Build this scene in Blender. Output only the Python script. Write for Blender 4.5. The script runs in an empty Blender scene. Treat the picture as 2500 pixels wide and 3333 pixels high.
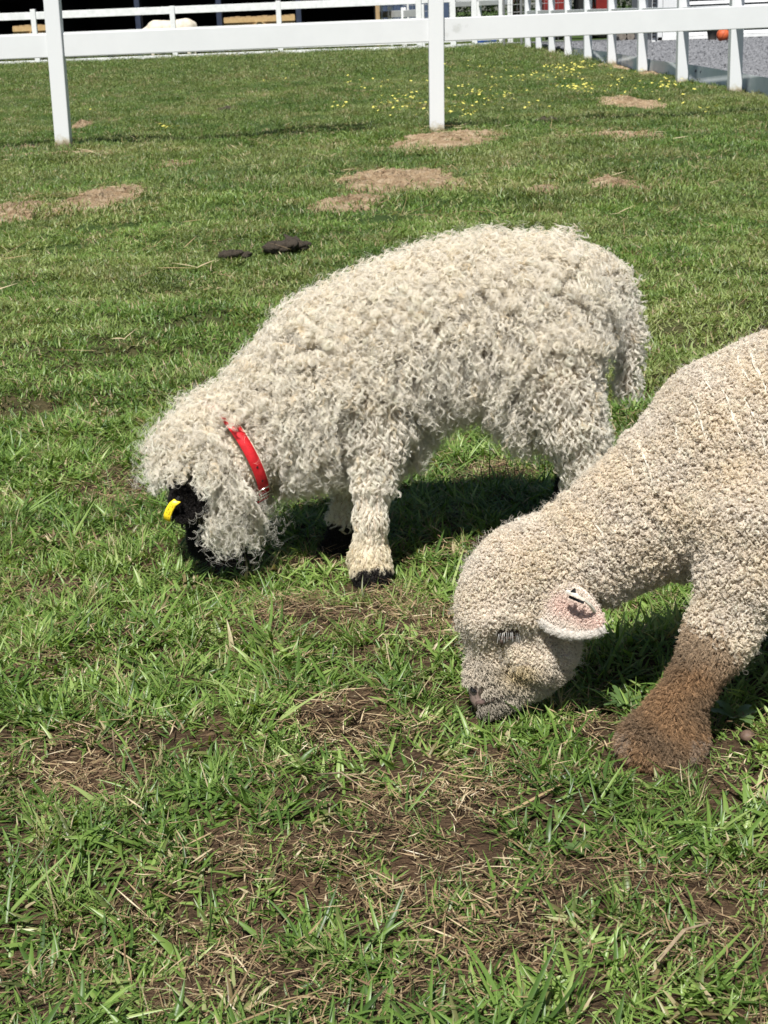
import bpy, bmesh, math
import numpy as np
from mathutils import Vector, Matrix

# ------------------------------------------------------------------ camera, sky, sun, exposure
scene = bpy.context.scene
COL = scene.collection
W0, H0, F0 = 2500.0, 3333.0, 5006.0          # photograph size and focal length in its pixels
CAM_H = 0.82
PITCH = math.radians(17.94)
ROLL = math.radians(2.3)
fw = np.array([0.0, math.cos(PITCH), -math.sin(PITCH)])
up0 = np.array([0.0, math.sin(PITCH), math.cos(PITCH)])
rt0 = np.array([1.0, 0.0, 0.0])
RT = math.cos(ROLL) * rt0 - math.sin(ROLL) * up0
UP = math.cos(ROLL) * up0 + math.sin(ROLL) * rt0
CAMP = np.array([0.0, 0.0, CAM_H])
cd = bpy.data.cameras.new('camera')
cam = bpy.data.objects.new('camera', cd)
COL.objects.link(cam)
cam.matrix_world = Matrix(((RT[0], UP[0], -fw[0], 0), (RT[1], UP[1], -fw[1], 0), (RT[2], UP[2], -fw[2], CAM_H), (0, 0, 0, 1)))
cd.sensor_fit = 'VERTICAL'
cd.sensor_height = 36.0
cd.lens = 36.0 * F0 / H0
cd.clip_start = 0.05
cd.clip_end = 2000
cd.dof.use_dof = True
cd.dof.focus_distance = 2.0
cd.dof.aperture_fstop = 30
scene.camera = cam

SUN_DIR = np.array([0.15, 0.63, -1.0])
SUN_DIR /= np.linalg.norm(SUN_DIR)            # the way the light travels
world = bpy.data.worlds.new('World')
scene.world = world
world.use_nodes = True
nt = world.node_tree
bg = nt.nodes['Background']
sky = nt.nodes.new('ShaderNodeTexSky')
sky.sky_type = 'NISHITA'
sky.sun_disc = False
sky.sun_elevation = math.asin(-SUN_DIR[2])
sky.sun_rotation = math.atan2(-SUN_DIR[0], -SUN_DIR[1])
nt.links.new(sky.outputs[0], bg.inputs[0])
bg.inputs[1].default_value = 0.052
sd = bpy.data.lights.new('sun', 'SUN')
sd.energy = 5.0
sd.angle = math.radians(0.53)
sd.color = (1.0, 0.975, 0.93)
sun = bpy.data.objects.new('sun', sd)
COL.objects.link(sun)
sun.rotation_euler = Vector(SUN_DIR).to_track_quat('-Z', 'Y').to_euler()
sun.location = (-4, -6, 12)
scene.view_settings.view_transform = 'Standard'
scene.view_settings.look = 'None'
scene.view_settings.exposure = 0.42
scene.view_settings.gamma = 1
scene.render.engine = 'CYCLES'
scene.cycles.max_bounces = 6
scene.cycles.diffuse_bounces = 3
scene.cycles.transmission_bounces = 4
scene.cycles.transparent_max_bounces = 6
scene.cycles_curves.shape = 'RIBBONS'
scene.cycles_curves.subdivisions = 2

rng = np.random.default_rng(7)


# ------------------------------------------------------------------ pixel helpers
def ray(px, py):
    d = fw * F0 + RT * (px - W0 / 2) - UP * (py - H0 / 2)
    return d / np.linalg.norm(d)


def P(px, py, y):                              # point on a photograph ray at world depth y
    d = ray(px, py)
    return CAMP + d * (y / d[1])


def G(px, py, z=0.0):                          # where a photograph ray meets the ground
    d = ray(px, py)
    return CAMP + d * ((z - CAM_H) / d[2])


def project(p):
    q = np.asarray(p) - CAMP
    zc = q @ fw
    return W0 / 2 + F0 * (q @ RT) / zc, H0 / 2 - F0 * (q @ UP) / zc


# ------------------------------------------------------------------ object helpers
def tag(o, label=None, cat=None, group=None, kind=None):
    if label: o['label'] = label
    if cat: o['category'] = cat
    if group: o['group'] = group
    if kind: o['kind'] = kind
    return o


def link(o, parent=None):
    COL.objects.link(o)
    if parent is not None:
        o.parent = parent
    return o


def empty(name, loc=(0, 0, 0), rz=0.0, parent=None):
    o = bpy.data.objects.new(name, None)
    o.location = loc
    o.rotation_euler = (0, 0, rz)
    o.empty_display_size = 0.1
    return link(o, parent)


def wparent(o, parent):                        # parent while keeping world coordinates (parents are unscaled empties or meshes)
    o.parent = parent
    o.matrix_parent_inverse = mw(parent).inverted()
    return o


def mw(o):
    m = Matrix.LocRotScale(o.location, o.rotation_euler, o.scale)
    if o.parent:
        m = mw(o.parent) @ o.matrix_parent_inverse @ m
    return m


class MB:
    """collects boxes, tubes and so on into one mesh"""
    def __init__(self):
        self.v, self.f = [], []

    def add(self, v, f):
        n = len(self.v)
        self.v += [tuple(map(float, x)) for x in v]
        self.f += [tuple(i + n for i in q) for q in f]
        return self

    def box(self, c, s, rot=None):
        c = np.array(c, float)
        h = np.array(s, float) / 2
        v = np.array([[x, y, z] for x in (-1, 1) for y in (-1, 1) for z in (-1, 1)]) * h
        if rot is not None:
            v = v @ np.array(rot).T
        return self.add(v + c, [(0, 1, 3, 2), (4, 6, 7, 5), (0, 4, 5, 1), (2, 3, 7, 6), (0, 2, 6, 4), (1, 5, 7, 3)])

    def bar(self, a, b, w, h, upv=(0, 0, 1)):   # box from a to b
        a, b = np.array(a, float), np.array(b, float)
        d = b - a
        L = np.linalg.norm(d)
        d /= L
        u = np.array(upv, float)
        s = np.cross(d, u); s /= np.linalg.norm(s)
        u = np.cross(s, d)
        R = np.stack([d, s, u], 1)
        return self.box((a + b) / 2, (L, w, h), R)

    def tube(self, pts, rad, seg=10, cap=True):
        pts = np.array(pts, float)
        rad = np.broadcast_to(np.array(rad, float), (len(pts),))
        tg = np.gradient(pts, axis=0)
        tg /= np.linalg.norm(tg, axis=1)[:, None] + 1e-12
        ref = np.array([0.0, 0, 1]) if abs(tg[0][2]) < 0.9 else np.array([1.0, 0, 0])
        v = []
        for p, t, r in zip(pts, tg, rad):
            u = np.cross(t, ref); u /= np.linalg.norm(u) + 1e-12
            w = np.cross(u, t)
            ref = w
            for k in range(seg):
                a = 2 * math.pi * k / seg
                v.append(p + r * (math.cos(a) * u + math.sin(a) * w))
        f = []
        for i in range(len(pts) - 1):
            for k in range(seg):
                f.append((i * seg + k, i * seg + (k + 1) % seg, (i + 1) * seg + (k + 1) % seg, (i + 1) * seg + k))
        if cap:
            f.append(tuple(range(seg)))
            f.append(tuple(len(v) - 1 - k for k in range(seg)))
        return self.add(v, f)

    def lathe(self, prof, c=(0, 0, 0), seg=16):  # prof: list of (r, z)
        v, f = [], []
        for r, z in prof:
            for k in range(seg):
                a = 2 * math.pi * k / seg
                v.append((c[0] + r * math.cos(a), c[1] + r * math.sin(a), c[2] + z))
        for i in range(len(prof) - 1):
            for k in range(seg):
                f.append((i * seg + k, i * seg + (k + 1) % seg, (i + 1) * seg + (k + 1) % seg, (i + 1) * seg + k))
        return self.add(v, f)

    def build(self, name, m, parent=None, bevel=0.0, smooth=False, loc=None):
        me = bpy.data.meshes.new(name)
        me.from_pydata(self.v, [], self.f)
        if bevel or True:
            b = bmesh.new(); b.from_mesh(me)
            bmesh.ops.recalc_face_normals(b, faces=b.faces)
            if bevel:
                bmesh.ops.bevel(b, geom=list(b.edges), offset=bevel, segments=2, affect='EDGES', profile=0.5)
            b.to_mesh(me); b.free()
        if smooth:
            me.polygons.foreach_set('use_smooth', [True] * len(me.polygons))
        me.materials.append(m)
        o = bpy.data.objects.new(name, me)
        if loc is not None:
            o.location = loc
        return link(o, parent)


def np_mesh(name, v, faces, m, parent=None, smooth=True, attrs=None):
    """v (n,3); faces (k,3) or (k,4) arrays"""
    me = bpy.data.meshes.new(name)
    v = np.ascontiguousarray(v, np.float32)
    faces = np.ascontiguousarray(faces, np.int32)
    k, s = faces.shape
    me.vertices.add(len(v)); me.vertices.foreach_set('co', v.ravel())
    me.loops.add(k * s); me.loops.foreach_set('vertex_index', faces.ravel())
    me.polygons.add(k)
    me.polygons.foreach_set('loop_start', np.arange(0, k * s, s, dtype=np.int32))
    if smooth:
        me.polygons.foreach_set('use_smooth', np.ones(k, bool))
    me.update(calc_edges=True)
    for an, (typ, dat) in (attrs or {}).items():
        at = me.attributes.new(an, typ, 'POINT')
        at.data.foreach_set({'FLOAT_COLOR': 'color', 'FLOAT': 'value', 'FLOAT_VECTOR': 'vector', 'INT': 'value'}[typ], np.ascontiguousarray(dat).ravel())
    me.materials.append(m)
    o = bpy.data.objects.new(name, me)
    return link(o, parent)


# ------------------------------------------------------------------ materials
def new_mat(name):
    m = bpy.data.materials.new(name)
    m.use_nodes = True
    return m, m.node_tree, m.node_tree.nodes['Principled BSDF']


def N(t, typ, **kw):
    n = t.nodes.new(typ)
    for k, v in kw.items():
        if k == 'inp':
            for a, b in v.items():
                n.inputs[a].default_value = b
        else:
            setattr(n, k, v)
    return n


def ramp(t, fac, stops):
    r = t.nodes.new('ShaderNodeValToRGB')
    e = r.color_ramp.elements
    e[0].position, e[0].color = stops[0][0], (*stops[0][1], 1)
    e[1].position, e[1].color = stops[1][0], (*stops[1][1], 1)
    for p, c in stops[2:]:
        x = e.new(p); x.color = (*c, 1)
    t.links.new(fac, r.inputs[0])
    return r


def noise_mat(name, stops, scale=20, detail=6, rough=0.8, bump=0.3, bscale=None, dist=0.01, spec=0.3, metallic=0.0, stretch=None, sheen=0.0):
    m, t, b = new_mat(name)
    tc = N(t, 'ShaderNodeTexCoord')
    src = tc.outputs['Object']
    if stretch:
        mp = N(t, 'ShaderNodeMapping'); mp.inputs['Scale'].default_value = stretch
        t.links.new(src, mp.inputs[0]); src = mp.outputs[0]
    n = N(t, 'ShaderNodeTexNoise', inp={'Scale': scale, 'Detail': detail, 'Roughness': 0.65})
    t.links.new(src, n.inputs['Vector'])
    r = ramp(t, n.outputs[0], stops)
    t.links.new(r.outputs[0], b.inputs['Base Color'])
    b.inputs['Roughness'].default_value = rough
    b.inputs['Specular IOR Level'].default_value = spec
    b.inputs['Metallic'].default_value = metallic
    if bump:
        n2 = N(t, 'ShaderNodeTexNoise', inp={'Scale': bscale or scale * 2.5, 'Detail': 8, 'Roughness': 0.7})
        t.links.new(src, n2.inputs['Vector'])
        bp = N(t, 'ShaderNodeBump', inp={'Strength': bump, 'Distance': dist})
        t.links.new(n2.outputs[0], bp.inputs['Height'])
        t.links.new(bp.outputs[0], b.inputs['Normal'])
    return m


M = {}
M['vinyl'] = noise_mat('white_vinyl', [(0.27, (0.54, 0.55, 0.54)), (0.34, (0.65, 0.66, 0.665)), (0.75, (0.69, 0.70, 0.705))], scale=5, detail=10, rough=0.35, bump=0.04, spec=0.45)
m, t, b = new_mat('white_vinyl_post')                  # same vinyl with mud splashed on the foot
tc = N(t, 'ShaderNodeTexCoord'); sx = N(t, 'ShaderNodeSeparateXYZ'); t.links.new(tc.outputs['Object'], sx.inputs[0])
nn = N(t, 'ShaderNodeTexNoise', inp={'Scale': 22.0, 'Detail': 8, 'Roughness': 0.7}); t.links.new(tc.outputs['Object'], nn.inputs['Vector'])
ma = N(t, 'ShaderNodeMath', operation='MULTIPLY_ADD', inp={1: -7.0, 2: 0.62}); t.links.new(sx.outputs[2], ma.inputs[0])
mb_ = N(t, 'ShaderNodeMath', operation='ADD'); t.links.new(ma.outputs[0], mb_.inputs[0]); t.links.new(nn.outputs[0], mb_.inputs[1])
rr = ramp(t, mb_.outputs[0], [(0.55, (0.675, 0.685, 0.69)), (0.8, (0.50, 0.46, 0.37)), (1.0, (0.24, 0.19, 0.12))])
t.links.new(rr.outputs[0], b.inputs['Base Color']); b.inputs['Roughness'].default_value = 0.4
M['vinyl_post'] = m
M['vinyl_old'] = noise_mat('weathered_white_vinyl', [(0.25, (0.62, 0.63, 0.63)), (0.7, (0.82, 0.82, 0.81))], scale=9, rough=0.5, bump=0.06, spec=0.3)
M['wood'] = noise_mat('tan_planks', [(0.3, (0.30, 0.20, 0.10)), (0.7, (0.46, 0.33, 0.18))], scale=5, stretch=(9, 9, 1), rough=0.75, bump=0.2)
M['wood_new'] = noise_mat('pale_brace_timber', [(0.3, (0.42, 0.27, 0.12)), (0.7, (0.56, 0.40, 0.2))], scale=6, stretch=(5, 5, 3), rough=0.7, bump=0.15)
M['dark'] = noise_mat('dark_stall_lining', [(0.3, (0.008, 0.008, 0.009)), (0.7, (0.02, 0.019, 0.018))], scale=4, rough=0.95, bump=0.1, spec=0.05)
M['steel_navy'] = noise_mat('navy_steel', [(0.3, (0.02, 0.027, 0.05)), (0.7, (0.035, 0.045, 0.08))], scale=8, rough=0.45, bump=0.03, spec=0.5)
M['shed_blue'] = noise_mat('slate_blue_cladding', [(0.3, (0.05, 0.075, 0.13)), (0.7, (0.075, 0.105, 0.17))], scale=3, rough=0.5, bump=0.05)
M['roof'] = noise_mat('grey_roof_sheet', [(0.3, (0.16, 0.17, 0.18)), (0.7, (0.24, 0.25, 0.26))], scale=4, rough=0.5, bump=0.05)
M['galv'] = noise_mat('galvanised_sheet', [(0.3, (0.62, 0.66, 0.67)), (0.7, (0.80, 0.82, 0.82))], scale=3, rough=0.65, bump=0.06, spec=0.3, metallic=0.0)
M['wire'] = noise_mat('galvanised_wire', [(0.3, (0.3, 0.3, 0.3)), (0.7, (0.45, 0.45, 0.45))], scale=20, rough=0.4, bump=0, metallic=0.6)
M['black'] = noise_mat('black_rubber', [(0.3, (0.012, 0.012, 0.012)), (0.7, (0.03, 0.03, 0.03))], scale=30, rough=0.8, bump=0.2, spec=0.2)
M['black_metal'] = noise_mat('black_painted_metal', [(0.3, (0.012, 0.012, 0.013)), (0.7, (0.03, 0.03, 0.032))], scale=30, rough=0.4, bump=0.02)
M['red'] = noise_mat('red_paint', [(0.3, (0.15, 0.014, 0.012)), (0.7, (0.22, 0.022, 0.018))], scale=6, rough=0.4, bump=0.02, spec=0.5)
M['blue'] = noise_mat('blue_plastic', [(0.3, (0.01, 0.06, 0.32)), (0.7, (0.015, 0.09, 0.42))], scale=6, rough=0.45, bump=0.03)
M['grey_pot'] = noise_mat('dark_grey_pot', [(0.3, (0.05, 0.045, 0.04)), (0.7, (0.12, 0.11, 0.1))], scale=20, rough=0.8, bump=0.2)
M['brick'] = noise_mat('red_brown_brick', [(0.3, (0.24, 0.09, 0.055)), (0.7, (0.38, 0.17, 0.11))], scale=14, rough=0.85, bump=0.3)
M['bark'] = noise_mat('bark', [(0.3, (0.05, 0.035, 0.025)), (0.7, (0.14, 0.10, 0.075))], scale=10, stretch=(6, 6, 1), rough=0.9, bump=0.6)
M['soil'] = noise_mat('sandy_soil', [(0.3, (0.25, 0.16, 0.09)), (0.48, (0.45, 0.32, 0.195)), (0.7, (0.64, 0.51, 0.35))], scale=16, rough=0.95, bump=1.0, bscale=55, dist=0.03, spec=0.1)
M['dung'] = noise_mat('dark_dung', [(0.3, (0.03, 0.024, 0.017)), (0.5, (0.075, 0.06, 0.045)), (0.75, (0.17, 0.125, 0.075))], scale=30, rough=0.75, bump=0.8, dist=0.01)
M['gravel'] = noise_mat('grey_gravel_bed', [(0.3, (0.07, 0.075, 0.085)), (0.7, (0.18, 0.18, 0.19))], scale=60, rough=0.9, bump=0.8, dist=0.03)
M['stone'] = noise_mat('grey_gravel_stone', [(0.3, (0.10, 0.105, 0.115)), (0.7, (0.27, 0.27, 0.28))], scale=3, rough=0.85, bump=0.2)
M['steel'] = noise_mat('nickel_buckle', [(0.3, (0.55, 0.52, 0.46)), (0.7, (0.7, 0.68, 0.62))], scale=60, rough=0.25, bump=0.02, metallic=1.0)
M['logs'] = noise_mat('weathered_logs', [(0.3, (0.12, 0.105, 0.09)), (0.7, (0.28, 0.25, 0.22))], scale=8, rough=0.9, bump=0.4)
M['glass'] = noise_mat('dim_window_pane', [(0.3, (0.05, 0.06, 0.07)), (0.7, (0.08, 0.09, 0.1))], scale=2, rough=0.08, bump=0, spec=0.6)
M['hoof'] = noise_mat('black_hoof', [(0.3, (0.010, 0.009, 0.009)), (0.7, (0.03, 0.027, 0.025))], scale=60, rough=0.5, bump=0.2, dist=0.003)
M['eye'] = noise_mat('dark_eye', [(0.3, (0.008, 0.006, 0.005)), (0.7, (0.02, 0.013, 0.009))], scale=60, rough=0.08, bump=0, spec=0.6)
M['nose'] = noise_mat('grey_pink_nose', [(0.3, (0.10, 0.07, 0.06)), (0.7, (0.21, 0.14, 0.12))], scale=120, rough=0.55, bump=0.4, dist=0.002)


def attr_mat(name, attr, rough=0.8, spec=0.15, typ='GEOMETRY', sheen=0.0, trans=0.0, mult=None):
    """colour read from an attribute of the geometry"""
    m, t, b = new_mat(name)
    a = N(t, 'ShaderNodeAttribute', attribute_name=attr, attribute_type=typ)
    col = a.outputs['Color']
    t.links.new(col, b.inputs['Base Color'])
    b.inputs['Roughness'].default_value = rough
    b.inputs['Specular IOR Level'].default_value = spec
    if sheen:
        b.inputs['Sheen Weight'].default_value = sheen
    if trans:
        tr = N(t, 'ShaderNodeBsdfTranslucent')
        t.links.new(col, tr.inputs[0])
        mx = N(t, 'ShaderNodeMixShader', inp={0: trans})
        t.links.new(b.outputs[0], mx.inputs[1]); t.links.new(tr.outputs[0], mx.inputs[2])
        t.links.new(mx.outputs[0], t.nodes['Material Output'].inputs[0])
    return m


M['skin'] = attr_mat('fleece_underlayer', 'col', rough=0.9)
M['hair'] = attr_mat('wool_fibre', 'col', rough=0.45, spec=0.35, trans=0.42)
M['fur'] = attr_mat('short_fur', 'col', rough=0.5, spec=0.25, trans=0.12)


def leafy_mat(name, stops, dry, trans=0.36, rough=0.38, spec=0.42):
    """blade colour: 'bl' = (along blade, random, dryness), 'tint' per instance"""
    m, t, b = new_mat(name)
    a = N(t, 'ShaderNodeAttribute', attribute_name='bl')
    sp = N(t, 'ShaderNodeSeparateColor'); t.links.new(a.outputs['Color'], sp.inputs[0])
    ti = N(t, 'ShaderNodeAttribute', attribute_name='tint', attribute_type='INSTANCER')
    st = N(t, 'ShaderNodeSeparateColor'); t.links.new(ti.outputs['Color'], st.inputs[0])
    ad = N(t, 'ShaderNodeMath', operation='MULTIPLY_ADD', inp={1: 0.55, 2: 0.0})
    t.links.new(sp.outputs[1], ad.inputs[0])
    ad2 = N(t, 'ShaderNodeMath', operation='MULTIPLY_ADD', inp={1: 0.45})
    t.links.new(st.outputs[0], ad2.inputs[0]); t.links.new(ad.outputs[0], ad2.inputs[2])
    r = ramp(t, ad2.outputs[0], stops)
    r2 = ramp(t, sp.outputs[1], dry)
    # dryness of the blade and of the whole tuft
    dsum = N(t, 'ShaderNodeMath', operation='MAXIMUM')
    t.links.new(sp.outputs[2], dsum.inputs[0]); t.links.new(st.outputs[1], dsum.inputs[1])
    mx = N(t, 'ShaderNodeMix', data_type='RGBA')
    t.links.new(dsum.outputs[0], mx.inputs[0]); t.links.new(r.outputs[0], mx.inputs[6]); t.links.new(r2.outputs[0], mx.inputs[7])
    # paler sheath at the foot of the blade
    fr = ramp(t, sp.outputs[0], [(0.0, (1, 1, 1)), (0.3, (0, 0, 0))])
    fm = N(t, 'ShaderNodeMath', operation='MULTIPLY', inp={1: 0.4}); t.links.new(fr.outputs[0], fm.inputs[0])
    mx2 = N(t, 'ShaderNodeMix', data_type='RGBA'); mx2.inputs[7].default_value = (0.24, 0.27, 0.11, 1)
    t.links.new(fm.outputs[0], mx2.inputs[0]); t.links.new(mx.outputs[2], mx2.inputs[6])
    col = mx2.outputs[2]
    t.links.new(col, b.inputs['Base Color'])
    b.inputs['Roughness'].default_value = rough
    b.inputs['Specular IOR Level'].default_value = spec
    tr = N(t, 'ShaderNodeBsdfTranslucent')
    br = N(t, 'ShaderNodeMix', data_type='RGBA', blend_type='MULTIPLY'); br.inputs[0].default_value = 1; br.inputs[7].default_value = (1.25, 1.25, 0.6, 1)
    t.links.new(col, br.inputs[6]); t.links.new(br.outputs[2], tr.inputs[0])
    mix = N(t, 'ShaderNodeMixShader', inp={0: trans})
    t.links.new(b.outputs[0], mix.inputs[1]); t.links.new(tr.outputs[0], mix.inputs[2])
    t.links.new(mix.outputs[0], t.nodes['Material Output'].inputs[0])
    return m


M['grass'] = leafy_mat('grass_blade',
                       [(0.0, (0.038, 0.080, 0.018)), (0.3, (0.088, 0.165, 0.032)), (0.6, (0.165, 0.270, 0.055)), (0.85, (0.275, 0.39, 0.10)), (1.0, (0.44, 0.52, 0.21))],
                       [(0.0, (0.20, 0.14, 0.07)), (0.5, (0.38, 0.29, 0.16)), (1.0, (0.58, 0.49, 0.31))])
M['straw'] = leafy_mat('dry_straw',
                       [(0.0, (0.07, 0.042, 0.025)), (0.35, (0.17, 0.105, 0.06)), (0.65, (0.38, 0.27, 0.15)), (0.85, (0.66, 0.54, 0.35)), (1.0, (0.8, 0.72, 0.55))],
                       [(0.0, (0.12, 0.075, 0.04)), (0.5, (0.36, 0.26, 0.14)), (1.0, (0.62, 0.53, 0.36))], trans=0.08, rough=0.7, spec=0.2)
M['petal'] = noise_mat('yellow_petal', [(0.3, (0.70, 0.62, 0.10)), (0.7, (0.82, 0.76, 0.22))], scale=40, rough=0.6, bump=0)


# ------------------------------------------------------------------ ground
_k = np.random.default_rng(3)
_WV = [(_k.uniform(0, 6.28), _k.uniform(0, 6.28), lam, amp) for lam, amp in ((3.1, .008), (1.7, .007), (.9, .006), (.52, .005), (.31, .0045), (.17, .0035), (.11, .002)) for _ in range(2)]


FLAT = [tuple(G(a_, b_)[:2]) for a_, b_ in ((1205, 1893), (1105, 1795), (2165, 2492), (1600, 2310), (720, 1810))]


def Hg(x, y):
    x = np.asarray(x, float); y = np.asarray(y, float)
    z = np.zeros(np.broadcast(x, y).shape)
    for a, ph, lam, amp in _WV:
        z = z + amp * np.sin(2 * math.pi / lam * (x * math.cos(a) + y * math.sin(a)) + ph)
    for fx_, fy_ in FLAT:                          # trodden level where the lambs stand and graze
        z = z * (1 - .95 * np.exp(-(((x - fx_) ** 2 + (y - fy_) ** 2) / .09 ** 2)))
    return z


def graded(dense0, dense1, step, lo, hi, g=1.16):
    c = list(np.arange(dense0, dense1 + 1e-6, step))
    s = step
    while c[-1] < hi:
        s *= g; c.append(c[-1] + s)
    s = step
    while c[0] > lo:
        s *= g; c.insert(0, c[0] - s)
    return np.array(c)


gx = graded(-1.4, 1.4, 0.022, -400, 400, 1.13)
gy = graded(0.9, 3.8, 0.022, -60, 900, 1.07)
X, Y = np.meshgrid(gx, gy, indexing='ij')
Z = Hg(X, Y)
nx, ny = X.shape
idx = np.arange(nx * ny).reshape(nx, ny)
quads = np.stack([idx[:-1, :-1], idx[1:, :-1], idx[1:, 1:], idx[:-1, 1:]], -1).reshape(-1, 4)
turf = np.clip((Y - 2.6) / 3.0, 0, 1)
m, t, b = new_mat('soil_and_thatch')
tc = N(t, 'ShaderNodeTexCoord')
n1 = N(t, 'ShaderNodeTexNoise', inp={'Scale': 7.0, 'Detail': 8, 'Roughness': 0.7})
mp = N(t, 'ShaderNodeMapping'); mp.inputs['Rotation'].default_value = (0, 0, 0.5); mp.inputs['Scale'].default_value = (1, 4.5, 1)
n2 = N(t, 'ShaderNodeTexNoise', inp={'Scale': 70.0, 'Detail': 5, 'Roughness': 0.7, 'Distortion': 1.4})
t.links.new(tc.outputs['Object'], n1.inputs['Vector']); t.links.new(tc.outputs['Object'], mp.inputs[0]); t.links.new(mp.outputs[0], n2.inputs['Vector'])
r1 = ramp(t, n1.outputs[0], [(0.3, (0.025, 0.016, 0.010)), (0.5, (0.055, 0.034, 0.021)), (0.7, (0.12, 0.074, 0.044))])
r2 = ramp(t, n2.outputs[0], [(0.45, (0, 0, 0)), (0.75, (0.30, 0.21, 0.12))])
ad = N(t, 'ShaderNodeMix', data_type='RGBA', blend_type='ADD'); ad.inputs[0].default_value = 0.7
t.links.new(r1.outputs[0], ad.inputs[6]); t.links.new(r2.outputs[0], ad.inputs[7])
at = N(t, 'ShaderNodeAttribute', attribute_name='turf')
n3 = N(t, 'ShaderNodeTexNoise', inp={'Scale': 2.2, 'Detail': 8, 'Roughness': 0.75})
t.links.new(tc.outputs['Object'], n3.inputs['Vector'])
r3 = ramp(t, n3.outputs[0], [(0.35, (0.040, 0.065, 0.02)), (0.6, (0.07, 0.11, 0.03)), (0.75, (0.13, 0.12, 0.055))])
mx = N(t, 'ShaderNodeMix', data_type='RGBA')
t.links.new(at.outputs['Fac'], mx.inputs[0]); t.links.new(ad.outputs[2], mx.inputs[6]); t.links.new(r3.outputs[0], mx.inputs[7])
t.links.new(mx.outputs[2], b.inputs['Base Color'])
b.inputs['Roughness'].default_value = 0.95; b.inputs['Specular IOR Level'].default_value = 0.1
bp = N(t, 'ShaderNodeBump', inp={'Strength': 0.9, 'Distance': 0.008})
t.links.new(n2.outputs[0], bp.inputs['Height']); t.links.new(bp.outputs[0], b.inputs['Normal'])
M['ground'] = m
ground = np_mesh('ground', np.stack([X, Y, Z], -1).reshape(-1, 3), quads, m, attrs={'turf': ('FLOAT', turf.reshape(-1).astype(np.float32))})
tag(ground, kind='structure')

# bare sandy mounds: (px, py, half width px, half height px, rise m)
MOUNDS = [(1310, 592, 250, 34, .07), (1130, 668, 125, 26, .05), (345, 660, 175, 34, .06), (50, 690, 110, 26, .04), (1465, 458, 175, 25, .05),
          (2045, 336, 105, 15, .06), (1975, 448, 215, 12, .03), (266, 410, 24, 9, .07), (70, 484, 90, 9, .02), (215, 508, 150, 9, .02),
          (1995, 217, 62, 8, .03), (2115, 243, 60, 8, .03), (2020, 605, 110, 22, .02), (1760, 630, 80, 14, .02), (560, 535, 60, 8, .02), (1810, 190, 45, 6, .03)]
MOUND_W = []
for i, (px, py, hw, hh, rise) in enumerate(MOUNDS):
    c = G(px, py)
    a = abs(G(px + hw, py)[0] - c[0])
    bdep = max(0.5 * (G(px, py - hh)[1] - G(px, py + hh)[1]), 0.12)
    MOUND_W.append((c[0], c[1], a, bdep))
    k = np.random.default_rng(40 + i)
    nr, na = 26, 96
    ph = k.uniform(0, 6.28, 6)
    vs = [(c[0], c[1], 0.0)]
    ang = np.linspace(0, 2 * math.pi, na, endpoint=False)
    rim = 1 + .24 * np.sin(2 * ang + ph[0]) + .12 * np.sin(3 * ang + ph[1]) + .08 * np.sin(7 * ang + ph[2]) + k.normal(0, .05, na)
    vv = []
    for r in np.linspace(0, 1, nr + 1)[1:]:
        xx = c[0] + a * r * rim * np.cos(ang); yy = c[1] + bdep * r * rim * np.sin(ang)
        hgt = .32 * rise * (1 - r * r) ** 1.2 * (1 + .35 * np.sin(3 * ang + ph[3])) + k.normal(0, .005 + .05 * rise, na) * (1 - r * .6)
        vv.append(np.stack([xx, yy, Hg(xx, yy) * .6 + hgt + .010 - .045 * (r > .97)], -1))
    vv = np.concatenate([np.array([[c[0], c[1], .32 * rise + .012]])] + vv)
    fc = [(0, 1 + j, 1 + (j + 1) % na) for j in range(na)]
    for q in range(nr - 1):
        for j in range(na):
            A, B = 1 + q * na + j, 1 + q * na + (j + 1) % na
            C_, D_ = A + na, B + na
            fc += [(A, C_, D_), (A, D_, B)]
    o = np_mesh('dirt_mound', vv, np.array(fc), M['soil'])
    tag(o, kind='structure')

# gravel yard behind the right fence
YX0, YX1, YY0, YY1 = 3.57, 30.0, 9.0, 36.0
gxs = np.arange(YX0, 12, .25); gys = np.arange(YY0, YY1, .25)
X, Y = np.meshgrid(gxs, gys, indexing='ij')
Zy = .085 + .012 * np.sin(X * 3.1 + Y) + .01 * np.sin(Y * 4.3 - X * 2)
idx = np.arange(X.size).reshape(X.shape)
q = np.stack([idx[:-1, :-1], idx[1:, :-1], idx[1:, 1:], idx[:-1, 1:]], -1).reshape(-1, 4)
yard = np_mesh('gravel_yard', np.stack([X, Y, Zy], -1).reshape(-1, 3), q, M['gravel'])
tag(yard, kind='structure')


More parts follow.
